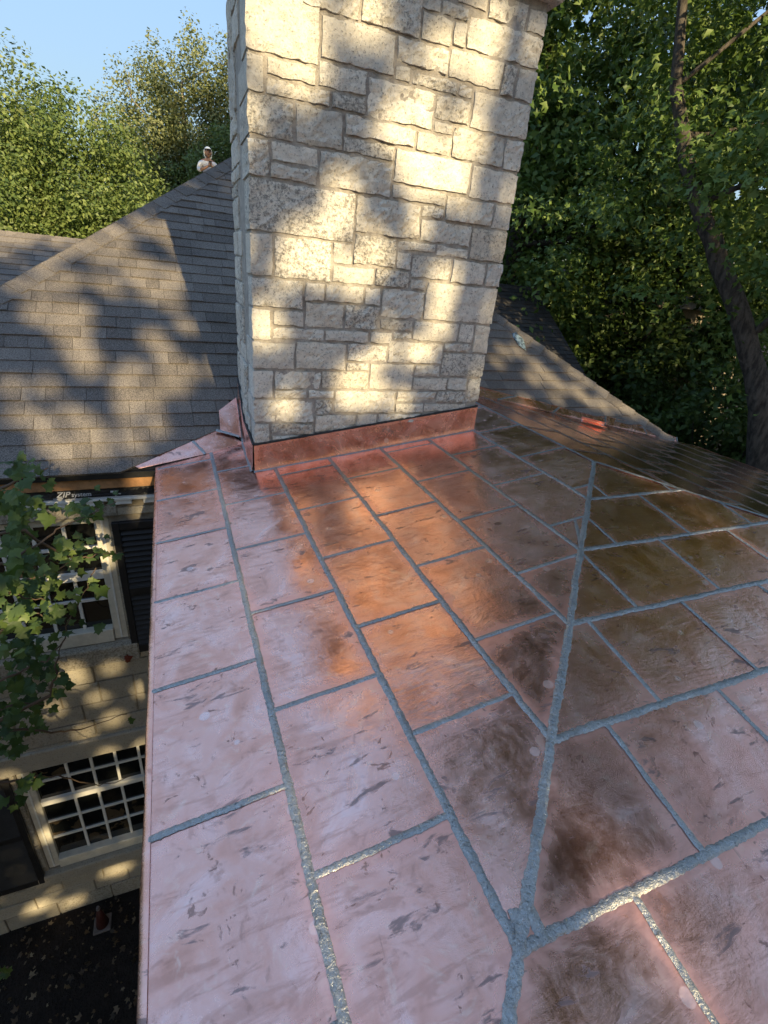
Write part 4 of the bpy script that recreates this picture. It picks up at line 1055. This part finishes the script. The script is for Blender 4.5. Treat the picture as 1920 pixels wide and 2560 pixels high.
# ------------------------------------------------------------------ leafy branches close by, in front of the windows
def lobed_tree():
    r = random.Random(8); rg = np.random.default_rng(8)
    root = empty('sycamore_sapling', (-2.6, 2.4, GZ), 'young lobed-leaf tree spreading green leafy branches in front of the windows', 'tree')
    tr = MB(); base = np.array([-2.6, 2.4, GZ]); top = np.array([-2.0, 2.7, -1.0])
    tr.tube([base, base*.6+top*.4+np.array([-.1, .05, 0]), base*.25+top*.75, top], [.085, .07, .05, .02], 9); tr.build('trunk', M['bark_mid'], root, smooth=True)
    def A(u, v, y): return at(u, v, y)
    stems = [[(-60, 1260, 2.9), (40, 1200, 2.9), (120, 1170, 3.0)], [(-60, 1420, 2.8), (20, 1410, 2.9), (85, 1365, 2.9), (140, 1325, 3.0), (240, 1280, 3.1), (290, 1255, 3.15)],
             [(-60, 1470, 2.7), (10, 1478, 2.8), (60, 1492, 2.85), (112, 1500, 2.9)], [(-80, 1720, 2.9), (0, 1702, 2.9), (60, 1672, 3.0), (120, 1652, 3.0), (160, 1600, 3.05), (185, 1530, 3.1), (215, 1470, 3.1), (240, 1420, 3.1)],
             [(130, 1735, 3.0), (140, 1680, 3.0), (155, 1610, 3.05)], [(-80, 1840, 3.0), (60, 1826, 3.1), (150, 1830, 3.2), (205, 1822, 3.3), (260, 1805, 3.35), (318, 1785, 3.4)],
             [(-80, 1960, 2.8), (20, 1955, 2.9), (100, 1938, 3.0), (160, 1942, 3.2), (235, 1963, 3.3), (285, 1958, 3.35), (325, 1940, 3.4)], [(-60, 1640, 2.8), (20, 1560, 2.8), (80, 1530, 2.85), (130, 1545, 2.9)],
             [(-80, 1330, 3.0), (60, 1330, 3.0), (160, 1390, 3.1), (200, 1395, 3.15), (240, 1390, 3.2), (310, 1380, 3.25)], [(-80, 2480, 2.4), (-10, 2440, 2.5), (20, 2420, 2.5)], [(-60, 1540, 3.1), (60, 1450, 3.2), (150, 1420, 3.3), (180, 1400, 3.3)], [(-60, 1800, 2.9), (40, 1760, 3.0), (110, 1760, 3.1)]]
    for st in stems:
        pts = [A(*q) for q in st]; fine = []
        for i in range(len(pts)-1):
            for j in range(4): t = j/4; fine.append(pts[i]*(1-t)+pts[i+1]*t+rg.normal(size=3)*.006)
        fine.append(pts[-1]); p0 = top*.6+base*.4 if st[0][1] > 1600 else top
        p0 = np.array([top[0]+(base[0]-top[0])*max(0, min(1, (-1.0-pts[0][2])/6.2)), 2.65, pts[0][2]-.25])
        m = MB(); n = len(fine)+1; m.tube([p0]+fine, [.016]+[max(.0035, .011*(1-i/n)) for i in range(n-1)], 6); m.build('branch', M['twig'], root, smooth=True)
    meshes = []
    for q, (dp, sc) in enumerate(((.60, 1.0), (.55, .95), (.66, 1.05), (.5, 1.0))):
        V0, F0 = star_leaf(deep=dp, teeth=True); V = V0.copy(); V[:, 0] *= sc; V[:, 2] += .04*np.sin(V[:, 0]*6+q)+.05*V[:, 0]**2*(1 if q % 2 else -1.5)
        me = bpy.data.meshes.new('leaf'); me.from_pydata([tuple(p) for p in V], [], [tuple(f) for f in F0]); me.materials.append(M['leaf_vine']); me.polygons.foreach_set('use_smooth', [True]*len(F0)); meshes.append(me)
    #      centre px, spread px, count, depth, size
    cl = [((40, 1180), 60, 14, 2.9, .13), ((90, 1170), 45, 8, 3.0, .11), ((25, 1270), 50, 12, 2.9, .14), ((90, 1275), 45, 10, 3.1, .13), ((150, 1345), 35, 5, 2.9, .15), ((235, 1268), 30, 8, 3.2, .12), ((195, 1285), 34, 8, 3.25, .12), ((275, 1252), 22, 5, 3.2, .10),
          ((160, 1390), 45, 10, 3.1, .12), ((185, 1365), 36, 9, 3.05, .10), ((60, 1390), 60, 14, 2.9, .14), ((20, 1420), 50, 12, 2.8, .14), ((110, 1435), 50, 10, 3.0, .13), ((205, 1395), 36, 7, 3.2, .11), ((300, 1388), 18, 4, 3.25, .09), ((245, 1380), 25, 4, 3.2, .10),
          ((35, 1545), 48, 14, 2.7, .13), ((90, 1540), 40, 11, 2.75, .12), ((130, 1550), 30, 6, 2.9, .12), ((165, 1510), 36, 7, 2.95, .14), ((185, 1490), 30, 5, 3.05, .13), ((243, 1470), 20, 4, 3.1, .14), ((255, 1580), 14, 1, 3.1, .16), ((130, 1600), 28, 5, 3.0, .13), ((180, 1575), 26, 4, 3.05, .12),
          ((60, 1620), 45, 9, 2.9, .14), ((20, 1600), 40, 8, 2.85, .14), ((100, 1660), 40, 8, 3.0, .13), ((145, 1700), 24, 4, 3.0, .13), ((120, 1740), 26, 5, 3.05, .12), ((50, 1720), 45, 10, 2.95, .14), ((20, 1790), 42, 10, 3.0, .14), ((80, 1800), 40, 7, 3.1, .13), ((40, 1850), 40, 7, 3.05, .13), ((95, 1820), 22, 3, 3.1, .13),
          ((85, 1950), 16, 3, 2.9, .17), ((60, 1985), 22, 3, 2.85, .15), ((20, 2000), 22, 3, 2.85, .14), ((10, 2430), 20, 4, 2.5, .12), ((5, 1480), 30, 7, 2.8, .13), ((40, 1330), 45, 8, 3.0, .13), ((325, 1800), 8, 1, 3.4, .12), ((120, 1200), 20, 3, 3.1, .09)]
    for (cu, cv), sp, n, dep, sz in cl:
        for i in range(n):
            u, v = cu+r.gauss(0, sp*.55), cv+r.gauss(0, sp*.55)
            if u > 300 and cv < 1700: u = 300-r.random()*20
            p = A(u, v, dep+r.gauss(0, .12))
            o = bpy.data.objects.new('leaf', meshes[r.randrange(4)]); COL.objects.link(o); o.parent = root; o.location = Vector(p)-root.location
            nrm = Vector((r.gauss(0, .45), -.55+r.gauss(0, .45), .75+r.gauss(0, .35))).normalized()
            qd = nrm.to_track_quat('Z', 'Y'); o.rotation_euler = (qd @ Matrix.Rotation(r.uniform(0, 6.28), 3, 'Z').to_quaternion()).to_euler()
            s_ = .80*sz*r.uniform(.65, 1.15); o.scale = (s_, s_, s_)
    mass = []; mr = np.random.default_rng(6)
    for cu, cv, sp, n_, dep in ((20, 1230, 45, 10, 3.3), (30, 1380, 55, 16, 3.3), (110, 1420, 60, 10, 3.45), (40, 1470, 50, 14, 3.2), (60, 1620, 50, 14, 3.3), (40, 1740, 55, 16, 3.3), (100, 1690, 40, 8, 3.4), (20, 1830, 45, 14, 3.3)):
        for i in range(n_): mass.append(at(cu+mr.normal()*sp*.6, cv+mr.normal()*sp*.6, dep+mr.normal()*.08))
    mass = np.array(mass); nm = mr.normal(size=mass.shape)*.45+np.array([0, -.5, .8])
    o = link('inner_leaves', leaves('inner_leaves', mass, nm, .10+.05*mr.random(len(mass)), T_LOBED, mr), M['leaf_vine'], root); tag(o, kind='stuff')
    rg2 = np.random.default_rng(77); cen, P_, Nn = crown_points(rg2, [((-4.9, 2.0, -3.2), (2.2, 2.4, 3.2)), ((-5.2, -1.2, -4.2), (2.4, 2.4, 2.6)), ((-4.5, -.8, -1.6), (2.0, 3.8, 3.0))], 420, 55, .55)  # unseen foliage added left of view to keep sky light off the wall
    P_k = P_[:, 0] < -2.45
    o = link('crown', leaves('crown', P_[P_k], Nn[P_k], .13+.08*rg2.random(int(P_k.sum())), T_SIMPLE, rg2), M['leaf_vine'], root); tag(o, kind='stuff')
lobed_tree()
def red_leaf():
    rg = np.random.default_rng(2); p = at(318, 1648, 3.93)
    o = link('red_leaf', leaves('red_leaf', np.array([p]), np.array([[.2, -1, .3]]), np.array([.10]), T_LOBED, rg), mat_leaf('red_leaf_tissue', (.16, .02, .015), (.2, .03, .02), (.25, .04, .02), .3))
    tag(o, 'single small red leaf against the tan wall under the upper window', 'leaf')
red_leaf()

# ------------------------------------------------------------------ trees behind the house on the left (sunlit)
GT = 'sunlit trees behind the house'
def tr(x, y, h, lean=0): return [(x, y, GZ), (x+lean*.3, y, GZ+h*.35), (x+lean*.7, y+.2, GZ+h*.62), (x+lean, y+.3, GZ+h*.88)]
tree('olive_tree', 'dense olive-green tree at the far left edge behind the low wing roof', 'tree', tr(-5.4, 21.5, 12.4), [.3, .24, .16, .05], [((-5.2, 21.5, 1.3), (3.0, 2.4, 4.7)), ((-3.9, 20.8, -1.2), (2.4, 2.2, 3.4)), ((-7.2, 21.5, -.2), (2.5, 2.2, 4.4))], 420, 250, .66, .11, 'leaf_olive', 'bark_mid', 101, GT, stretch=(.9, .9, 1.15))
tree('olive_tree', 'rounded yellow-green tree in the dip between the taller trees left of the chimney', 'tree', tr(-2.3, 20.0, 10.5), [.26, .2, .13, .05], [((-2.2, 19.8, .1), (2.6, 2.2, 3.5)), ((-1.0, 18.8, -2.0), (2.8, 1.8, 2.6))], 380, 250, .58, .105, 'leaf_fresh', 'bark_mid', 102, GT, stretch=(.9, .9, 1.1))
tree('pale_tree', 'tall pale green feathery tree with its crown against the sky left of the chimney', 'tree', tr(1.2, 25.0, 14.6), [.32, .25, .16, .05], [((1.5, 25.4, 2.4), (2.8, 2.0, 5.2)), ((-.2, 25, 1.3), (2.5, 2.0, 4.5)), ((3.9, 25.4, 2.7), (2.5, 2.0, 5.4))], 600, 200, .60, .11, 'leaf_pale', 'bark_light', 103, GT, stretch=(.8, .8, 1.35))
tree('bushy_tree', 'bright leafy tree just behind the hip below the person', 'tree', tr(.5, 22.6, 10.2), [.24, .18, .12, .04], [((.7, 22.4, -.2), (3.8, 1.5, 3.1)), ((-2.0, 22.4, -1.2), (2.6, 1.4, 2.6)), ((3.0, 22.4, 1.0), (2.2, 1.5, 3.2))], 440, 220, .54, .105, 'leaf_fresh', 'bark_light', 104, GT)
tree('bushy_tree', 'low leafy tree above the far-left wing roof ridge', 'tree', tr(-4.9, 16.6, 7.6), [.2, .16, .1, .04], [((-5.2, 16.5, -1.6), (2.7, 1.5, 2.1)), ((-3.0, 16.3, -1.9), (1.8, 1.4, 1.8))], 300, 230, .50, .105, 'leaf_olive', 'bark_mid', 105, GT)

# ------------------------------------------------------------------ shaded trees on the right
GR = 'shaded trees right of the chimney'
def gapkeep(P):
    # crowns are thin in a few places where a neighbouring roof or the sky shows through
    rg = np.random.default_rng(len(P)); m = np.ones(len(P), bool)
    for (u, v, r) in ((1722, 768, .020), (1735, 790, .014), (1900, 35, .009), (1885, 60, .007), (1838, 470, .011), (1848, 490, .008), (1594, 372, .008), (1905, 470, .009), (1470, 40, .008), (1430, 60, .006)):
        w = ray(u, v); w = w/np.linalg.norm(w); t = P@w; d = np.linalg.norm(P-t[:, None]*w, axis=1); m &= d > r*t*(.35+.95*rg.random(len(P)))
    return m
def clearkeep(P):
    # nothing grows through the chimney, over the roofs or across the viewer
    return gapkeep(P) & ~((P[:, 0] < 4.4) & (P[:, 2] < 4.0)) & ~((P[:, 0] < 7.2) & (P[:, 1] < 3.0) & (P[:, 2] < 4.5)) & ~((P[:, 0] < 6.6) & (P[:, 1] < 9) & (P[:, 2] < .0)) & (P[:, 0] > .62*P[:, 1]-.4)
tk = [(8.6, 3.6, GZ), (8.1, 3.9, -3.0), (7.47, 4.2, -1.2), (7.15, 4.6, -.3), (6.8, 5.1, .55), (6.4, 5.6, 1.4), (6.1, 6.0, 2.4), (5.9, 6.3, 4.0), (6.2, 6.4, 7.5)]
big = tree('maple_tree', 'big dark maple leaning towards the chimney with a thick furrowed trunk', 'tree', tk, [.22, .18, .145, .13, .118, .10, .07, .04, .015],
     [((6.6, 6.4, 2.6), (2.6, 2.4, 3.2)), ((8.6, 5.4, 4.5), (3.2, 3.0, 5.0)), ((6.2, 6.2, 7.5), (3.8, 3.6, 3.6)), ((8.5, 4.5, 1.5), (1.7, 2.0, 2.6)), ((6.3, 4.6, .8), (1.3, 1.1, 2.2)), ((5.75, 4.3, 1.7), (1.0, .8, 2.0)), ((6.4, 4.0, .5), (.9, .6, 1.3)), ((6.9, 3.7, .2), (.9, .6, 1.8)), ((5.0, 4.5, 10.5), (4.4, 4.6, 3.6)), ((7.5, 1.5, 11), (4.4, 4.4, 4.0))], 940, 92, .55, .115, 'leaf_maple', 'bark', 201, GR, tmpl=T_SMALL, nobj=300, upper=lambda P: P[:, 2] > 6.0, stretch=(1.1, 1.1, .5), keep=clearkeep, nlimb=22)
tree('maple_tree', 'slimmer pale-barked tree at the right edge beside the big maple', 'tree', [(10.6, 4.6, GZ), (10.0, 5.2, -2), (9.2, 5.4, .6), (8.9, 5.6, 2.3), (9.1, 5.7, 5.5)], [.26, .22, .17, .14, .05],
     [((10.2, 5.4, 3.4), (2.6, 2.4, 4.4)), ((11.0, 4.4, 6.5), (3.2, 3.0, 3.6))], 380, 90, .55, .115, 'leaf_maple', 'bark_light', 202, GR, tmpl=T_SMALL, upper=lambda P: P[:, 2] > 6.0, stretch=(1.1, 1.1, .5), keep=clearkeep)
for i, (x, y, h, lab, mt, sd) in enumerate(((9.6, 13.6, 15, 'dark leafy tree directly right of the chimney top', 'leaf_maple', 211), (13.5, 12.0, 16, 'tall dark tree filling the upper right behind the maple', 'leaf_dark', 212), (16.5, 8.0, 15, 'dark tree behind the leaning trunk at the right edge', 'leaf_dark', 213), (12.2, 17.5, 16, 'distant green tree glimpsed over the shaded gable roof', 'leaf_fresh', 214), (17.5, 14.5, 15, 'deep shaded tree far back on the right', 'leaf_dark', 215))):
    tree('shade_tree', lab, 'tree', tr(x, y, h), [.34, .28, .2, .06], [((x, y, 1.2), (3.4, 3.2, 5.6)), ((x, y, 5.6), (2.8, 2.8, 3.6)), ((x-.6, y-1.0, -2.6), (3.0, 2.4, 2.8))], 420, 110, .70, .17, mt, 'bark', sd, GR, keep=gapkeep, nlimb=20, shell=.42)
for i, (x, y, z_, rx, rz, lab) in enumerate(((9.0, 8.6, -4.6, 2.6, 2.4, 'dark shrub below the right hip of the shingled roof'), (9.8, 5.6, -5.0, 2.3, 2.0, 'dark shrub under the leaning maple trunk'), (13.0, 9.0, -4.4, 3.4, 2.6, 'broad shrub in deep shade behind the maple trunk'), (13.6, 4.4, -5.2, 3.0, 1.9, 'low shrub in deep shade at the lower right edge'), (17.0, 6.0, -4.2, 3.6, 2.8, 'far shrub in deep shade at the right edge'), (12.4, 6.6, -3.0, 2.6, 2.9, 'tall dark shrub seen left of the leaning trunk foot'), (10.6, 2.4, -4.2, 2.2, 2.2, 'dark shrub hugging the trunk foot at the right edge'))):
    tree('shrub', lab, 'shrub', [(x, y, GZ), (x, y, GZ+.6), (x+.1, y, GZ+1.2)], [.08, .06, .03], [((x, y, z_), (rx, 2.2, rz)), ((x, y, -6.3), (rx, 2.2, 1.0))], 260, 80, .5, .14, 'leaf_dark', 'bark', 221+i, 'shrubs in the shade', nlimb=14)
def neighbour():
    c = atr(1722, 765, 24); root = empty('neighbour_house', (c[0], c[1], GZ), 'pale neighbouring house glimpsed through a gap in the right-hand trees', 'house')
    m = MB(); m.box(c[0]-3, c[0]+3, c[1]-1, c[1]+5, GZ, c[2]-.1); m.build('wall', mat_plain('tan_siding', (.20, .17, .13), .8), root)
    m = MB(); x0, x1, y0, y1, z0, z1 = c[0]-3.3, c[0]+3.3, c[1]-1.4, c[1]+5.4, c[2]-.1, c[2]+2.4
    m.add([(x0, y0, z0), (x1, y0, z0), (x1, (y0+y1)/2, z1), (x0, (y0+y1)/2, z1), (x0, y1, z0), (x1, y1, z0)], [(0, 1, 2, 3), (3, 2, 5, 4), (0, 3, 4), (1, 5, 2), (0, 4, 5, 1)]); m.build('roof', mat_plain('pale_roof', (.42, .36, .31), .9), root)
neighbour()

tree('overhanging_maple', 'maple standing right of the viewer with its crown overhanging the copper roof', 'tree', [(11.5, -1.5, GZ), (11.2, -1.2, 0), (10.4, -.6, 5), (9.0, 0, 9)], [.4, .34, .22, .08],
     [((7.0, -.3, 9.2), (2.9, 2.7, 1.9)), ((4.4, 5.6, 9.4), (1.8, 1.6, 1.4)), ((5.8, 8.0, 7.4), (1.9, 2.0, 2.0)), ((2.7, 6.0, 9.2), (1.2, 1.3, .9))], 400, 60, .62, .19, 'leaf_maple', 'bark', 290, nlimb=14)
# ------------------------------------------------------------------ trees standing behind the viewer: their crowns dapple the sun
DAP = """0.60,3.52,1.16,0.14 0.72,3.52,1.18,0.18 0.81,3.51,1.13,0.13 0.63,3.52,1.08,0.13 0.72,3.52,1.01,0.10 0.85,3.51,0.98,0.09 0.83,3.51,0.92,0.07 0.76,3.52,0.92,0.06 1.18,3.51,1.29,0.08 1.16,3.51,1.23,0.05 1.66,3.49,1.24,0.05
1.78,3.49,1.21,0.08 1.96,3.49,1.20,0.12 2.03,3.49,1.14,0.07 2.07,3.48,1.38,0.13 2.19,3.48,1.34,0.11 1.93,3.49,1.33,0.11 2.07,3.48,1.27,0.09 1.38,3.50,0.78,0.09 1.49,3.50,0.77,0.08 1.52,3.50,0.84,0.08 1.57,3.50,0.94,0.08
1.74,3.49,0.62,0.15 1.55,3.50,0.63,0.13 1.87,3.49,0.59,0.10 1.63,3.49,0.52,0.08 1.75,3.49,0.72,0.08 1.88,3.49,0.84,0.08 2.01,3.49,0.80,0.06 2.12,3.48,0.82,0.07 2.09,3.48,0.46,0.10 2.19,3.48,0.40,0.09 2.24,3.48,0.53,0.06
1.07,3.51,0.41,0.08 1.10,3.51,0.32,0.08 1.03,3.51,0.26,0.09 0.94,3.51,0.17,0.09 0.89,3.51,0.08,0.08 1.62,3.49,0.28,0.06 0.89,3.51,0.01,0.08 0.78,3.51,0.00,0.08 0.79,3.51,0.11,0.08 0.96,3.51,-0.06,0.06 0.74,3.52,-0.07,0.05
1.31,3.50,0.14,0.08 1.37,3.50,0.08,0.06 1.20,3.50,-0.05,0.10 1.12,3.51,-0.04,0.06 1.28,3.50,-0.05,0.06 2.10,3.48,0.40,0.08 2.21,3.48,0.45,0.05 2.22,3.48,0.24,0.08 2.16,3.48,0.16,0.05 1.84,3.49,-0.02,0.06 1.99,3.49,-0.00,0.09
2.06,3.48,-0.16,0.11 2.18,3.48,-0.11,0.09 1.89,3.49,-0.12,0.07 1.85,3.49,-0.28,0.06 2.22,3.48,-0.21,0.06 1.94,3.49,-0.35,0.06 2.13,3.48,-0.33,0.05 2.20,3.48,-0.43,0.08 2.04,3.48,-0.48,0.05 1.72,3.49,-0.53,0.07 1.79,3.49,-0.49,0.05
2.13,3.48,-0.59,0.09 2.06,3.48,-0.65,0.07 2.23,3.48,-0.66,0.06 1.25,3.50,-0.72,0.09 1.33,3.50,-0.68,0.06 1.18,3.51,-0.77,0.07 1.46,3.50,-0.54,0.04 0.58,3.52,-0.36,0.04 0.62,3.52,-0.45,0.04 0.57,3.52,-0.44,0.03 2.25,3.48,-0.78,0.06
2.29,3.48,-0.88,0.05 0.72,3.52,-0.96,0.06 1.32,3.50,-0.88,0.07 1.42,3.50,-0.85,0.05 1.17,3.51,-0.89,0.05 1.63,3.49,-0.92,0.05 1.77,3.49,-0.99,0.05 2.03,3.49,-0.87,0.06 1.01,3.51,0.06,0.05 -0.46,6.18,-0.07,0.18
-0.59,6.03,-0.17,0.11 -0.35,6.22,-0.04,0.09 -0.18,6.00,-0.19,0.07 -0.32,5.96,-0.22,0.09 -0.24,5.84,-0.30,0.14 -0.13,5.75,-0.36,0.12 -0.16,5.64,-0.43,0.08 0.06,5.72,-0.38,0.09 0.05,5.54,-0.50,0.08 0.02,5.90,-0.26,0.09
0.13,5.89,-0.27,0.05 -0.48,5.65,-0.42,0.10 -0.57,5.74,-0.36,0.07 -0.87,5.70,-0.38,0.14 -0.79,5.73,-0.36,0.09 -1.02,5.62,-0.44,0.10 -1.06,5.41,-0.58,0.12 -1.08,5.30,-0.65,0.08 -0.94,5.43,-0.56,0.10 -0.84,5.38,-0.60,0.16
-0.72,5.39,-0.59,0.10 -0.73,5.27,-0.67,0.11 -0.75,5.15,-0.75,0.12 -0.85,5.14,-0.76,0.09 -0.90,5.24,-0.69,0.10 -0.69,5.00,-0.85,0.09 -0.79,5.00,-0.85,0.08 -0.67,4.79,-0.99,0.11 -0.72,4.87,-0.94,0.07 -0.62,4.87,-0.94,0.07
-0.37,4.76,-1.01,0.11 -0.42,4.69,-1.06,0.07 -0.32,4.81,-0.98,0.06 -0.11,5.09,-0.80,0.11 -0.05,5.00,-0.86,0.07 -0.15,5.15,-0.76,0.06 0.15,5.30,-0.67,0.07 0.11,4.84,-0.97,0.09 -0.06,4.88,-0.94,0.06 0.02,4.67,-1.08,0.08
-0.07,4.65,-1.09,0.05 -0.38,4.60,-1.12,0.08 -0.39,4.48,-1.20,0.08 -0.39,4.38,-1.27,0.07 -0.19,4.61,-1.12,0.09 -0.22,4.50,-1.19,0.08 -0.94,4.63,-1.10,0.07 -1.18,4.62,-1.10,0.07 -1.10,4.38,-1.26,0.06 -0.97,4.32,-1.30,0.11
-0.93,4.21,-1.37,0.09 -0.79,4.40,-1.25,0.07 -0.67,4.33,-1.30,0.08 -0.69,4.23,-1.36,0.11 -0.59,4.23,-1.36,0.08 -0.86,4.11,-1.44,0.11 -0.77,4.11,-1.45,0.12 -0.65,4.11,-1.45,0.12 -0.57,4.10,-1.45,0.07 -0.78,4.02,-1.50,0.08
-0.91,4.18,-1.40,0.07 -0.34,4.13,-1.43,0.09 -0.37,4.21,-1.39,0.06 -0.18,4.28,-1.34,0.06 -0.07,4.75,-1.03,0.04 -0.16,6.49,0.14,0.12 0.00,6.47,0.12,0.08 0.08,6.59,0.20,0.08 -0.49,6.39,0.07,0.08 -0.67,6.26,-0.01,0.11
-0.91,6.05,-0.15,0.11 -1.09,5.84,-0.29,0.11 -0.79,6.16,-0.08,0.09 -1.22,5.62,-0.43,0.07 -1.00,5.96,-0.21,0.07 3.77,5.25,-0.75,0.12 3.59,5.09,-0.85,0.09 3.99,5.26,-0.74,0.09 4.17,5.07,-0.87,0.12 4.01,4.88,-1.00,0.14
4.24,4.91,-0.98,0.16 4.37,4.77,-1.08,0.14 4.20,4.63,-1.17,0.11 4.60,4.70,-1.12,0.17 4.69,4.59,-1.20,0.12 4.89,4.54,-1.23,0.15 5.12,4.55,-1.24,0.15 5.30,4.50,-1.27,0.15 5.53,4.41,-1.33,0.15 4.14,5.45,-0.62,0.10 4.68,5.00,-0.93,0.10
4.83,4.88,-1.01,0.10 5.03,4.74,-1.11,0.10 4.17,5.69,-0.46,0.08 4.36,5.50,-0.59,0.08 4.55,5.25,-0.76,0.07 5.67,4.24,-1.45,0.10 0.21,3.20,-1.49,0.03 0.23,3.01,-1.49,0.03 0.21,2.21,-1.49,0.02 0.21,2.06,-1.49,0.03 0.22,1.90,-1.49,0.02
0.22,1.72,-1.49,0.02 0.19,1.01,-1.50,0.02 0.20,0.98,-1.50,0.01 0.23,0.93,-1.49,0.02 0.23,0.86,-1.49,0.02 0.23,0.80,-1.49,0.03 0.23,0.74,-1.49,0.03 0.23,0.67,-1.49,0.03 0.23,0.63,-1.49,0.02 0.23,0.57,-1.49,0.02 0.22,0.50,-1.49,0.01
0.26,0.73,-1.49,0.02 0.32,0.75,-1.48,0.02 1.03,0.41,-1.42,0.03 1.04,0.36,-1.43,0.04 1.04,0.31,-1.44,0.04 1.04,0.25,-1.44,0.04 1.03,0.20,-1.45,0.04 1.03,0.15,-1.46,0.03 1.03,0.47,-1.41,0.02 1.07,0.33,-1.43,0.03 0.96,0.33,-1.43,0.02
2.96,2.05,-1.16,0.04 3.18,2.03,-1.16,0.05 2.99,1.91,-1.18,0.04 3.05,1.77,-1.20,0.07 3.04,1.65,-1.22,0.07 3.09,1.60,-1.23,0.05 2.98,2.10,-1.15,0.04 2.95,2.26,-1.12,0.04 3.01,1.46,-1.25,0.05 2.88,1.55,-1.24,0.04 3.55,4.20,-1.22,0.06
3.80,4.03,-1.26,0.07 3.96,3.88,-1.28,0.07 4.20,3.71,-1.32,0.07 3.71,4.63,-1.24,0.05 4.51,3.77,-1.37,0.05 -1.07,4.03,-3.58,0.09 -1.09,4.03,-3.66,0.09 -0.81,4.03,-3.66,0.07 -0.78,4.03,-3.56,0.05 -0.83,4.03,-3.74,0.06
-0.95,4.03,-3.91,0.09 -0.79,4.03,-4.08,0.12 -0.66,4.03,-4.00,0.09 -0.56,4.03,-3.93,0.08 -0.58,4.03,-4.10,0.08 -0.85,4.03,-4.22,0.11 -1.00,4.03,-4.29,0.11 -0.69,4.03,-4.26,0.09 -1.11,4.03,-4.31,0.09 -1.24,4.03,-3.79,0.08
-1.32,4.03,-3.95,0.08 -1.23,4.03,-4.07,0.10 -1.11,4.03,-4.63,0.08 -0.96,4.03,-4.67,0.09 -0.74,4.03,-4.65,0.09 -0.64,4.03,-4.68,0.08 -0.65,4.03,-4.90,0.09 -0.78,4.03,-5.07,0.08 -0.91,4.03,-5.13,0.08 -1.07,4.03,-5.23,0.08
-1.21,4.03,-5.28,0.07 -0.70,4.03,-5.19,0.08 -0.85,4.03,-5.30,0.07 -1.56,4.03,-5.31,0.09 -1.68,4.03,-5.51,0.09 -1.66,4.03,-5.73,0.08 -1.65,4.03,-5.96,0.08 -1.54,4.03,-5.52,0.06 -1.09,4.03,-6.68,0.14 -0.94,4.03,-6.70,0.13
-1.20,4.03,-6.68,0.11 -0.94,4.03,-7.00,0.10 -1.59,4.03,-6.47,0.08 -1.94,4.03,-6.92,0.16 -1.86,4.03,-7.09,0.09 -1.63,4.03,-7.03,0.07 -1.50,4.03,-7.24,0.07 -1.33,4.03,-7.10,0.06 -1.80,4.03,-4.68,0.07 -0.96,4.03,-1.88,0.06
-0.88,4.03,-1.88,0.06 -0.82,4.03,-1.84,0.06 -0.36,4.03,-1.92,0.04 -0.33,4.03,-1.98,0.04 -0.71,4.03,-2.13,0.04 -0.71,4.03,-2.19,0.03 -0.70,4.03,-1.71,0.03 -0.31,4.03,-1.68,0.04 -1.09,4.03,-3.50,0.05 -0.82,4.03,-3.57,0.05
-1.07,4.03,-3.66,0.05"""
DAP += ''.join(' %.2f,%.2f,%.2f,%.2f' % (*at(u, v, y), r) for u, v, y, r in ((35, 1530, 2.7, .13), (95, 1530, 2.75, .13), (250, 1450, 3.1, .10), (190, 1385, 3.1, .08)))
DP = np.array([[float(q) for q in w.split(',')] for w in DAP.split()])
def sungaps(P):
    """distance to the nearest opening in the crown through which the sun reaches roof, wall and chimney"""
    g = np.full(len(P), 9.0)
    for n_, (x, y, z_, r) in enumerate(DP):
        wl_ = abs(y-4.03) < .02 and x < 0 and z_ < -1.7
        if wl_ and n_ % 5 not in (0, 2): continue
        if 3.4 < y < 3.6 and z_-zP1(x, 0) < .34: continue      # the flashing itself stays in shade
        d = P-np.array([x, y, z_]); t = d@LS; q = np.linalg.norm(d-t[:, None]*LS, axis=1)
        k = .40 if wl_ else .74 if y < 3.6 else .44
        g = np.minimum(g, q-np.maximum(r*k, .035 if wl_ else .05))
    return g
tree('shade_maple', 'tall maple behind the viewer whose crown dapples the chimney', 'tree', [(5.2, -15.5, GZ), (5.0, -15.2, -1), (4.8, -15, 4), (4.8, -15, 9.6)], [.45, .38, .28, .08],
     [((4.65, -15, 6.2), (5.6, 1.6, 5.0)), ((1.05, -15, 3.8), (3.4, 1.6, 4.4)), ((8.45, -15, 5.8), (3.6, 1.6, 3.8))], 1300, 60, .72, .26, 'leaf_gobo', 'bark_mid', 301, 'trees behind the viewer', shell=.40, gap=sungaps, nlimb=0)
tree('shade_maple', 'taller maple behind the viewer on the right shading the trees', 'tree', [(15.0, -21, GZ), (15, -21, 2), (15.2, -21, 10), (15, -21, 18)], [.5, .42, .3, .08],
     [((15.0, -21, 9.6), (4.6, 2.0, 3.0)), ((20.0, -19, 9.0), (4.6, 2.0, 3.0)), ((16, -21, 6), (5.0, 2.0, 3.4))], 240, 40, .9, .36, 'leaf_gobo', 'bark_mid', 302, 'trees behind the viewer', shell=.40, nlimb=10)
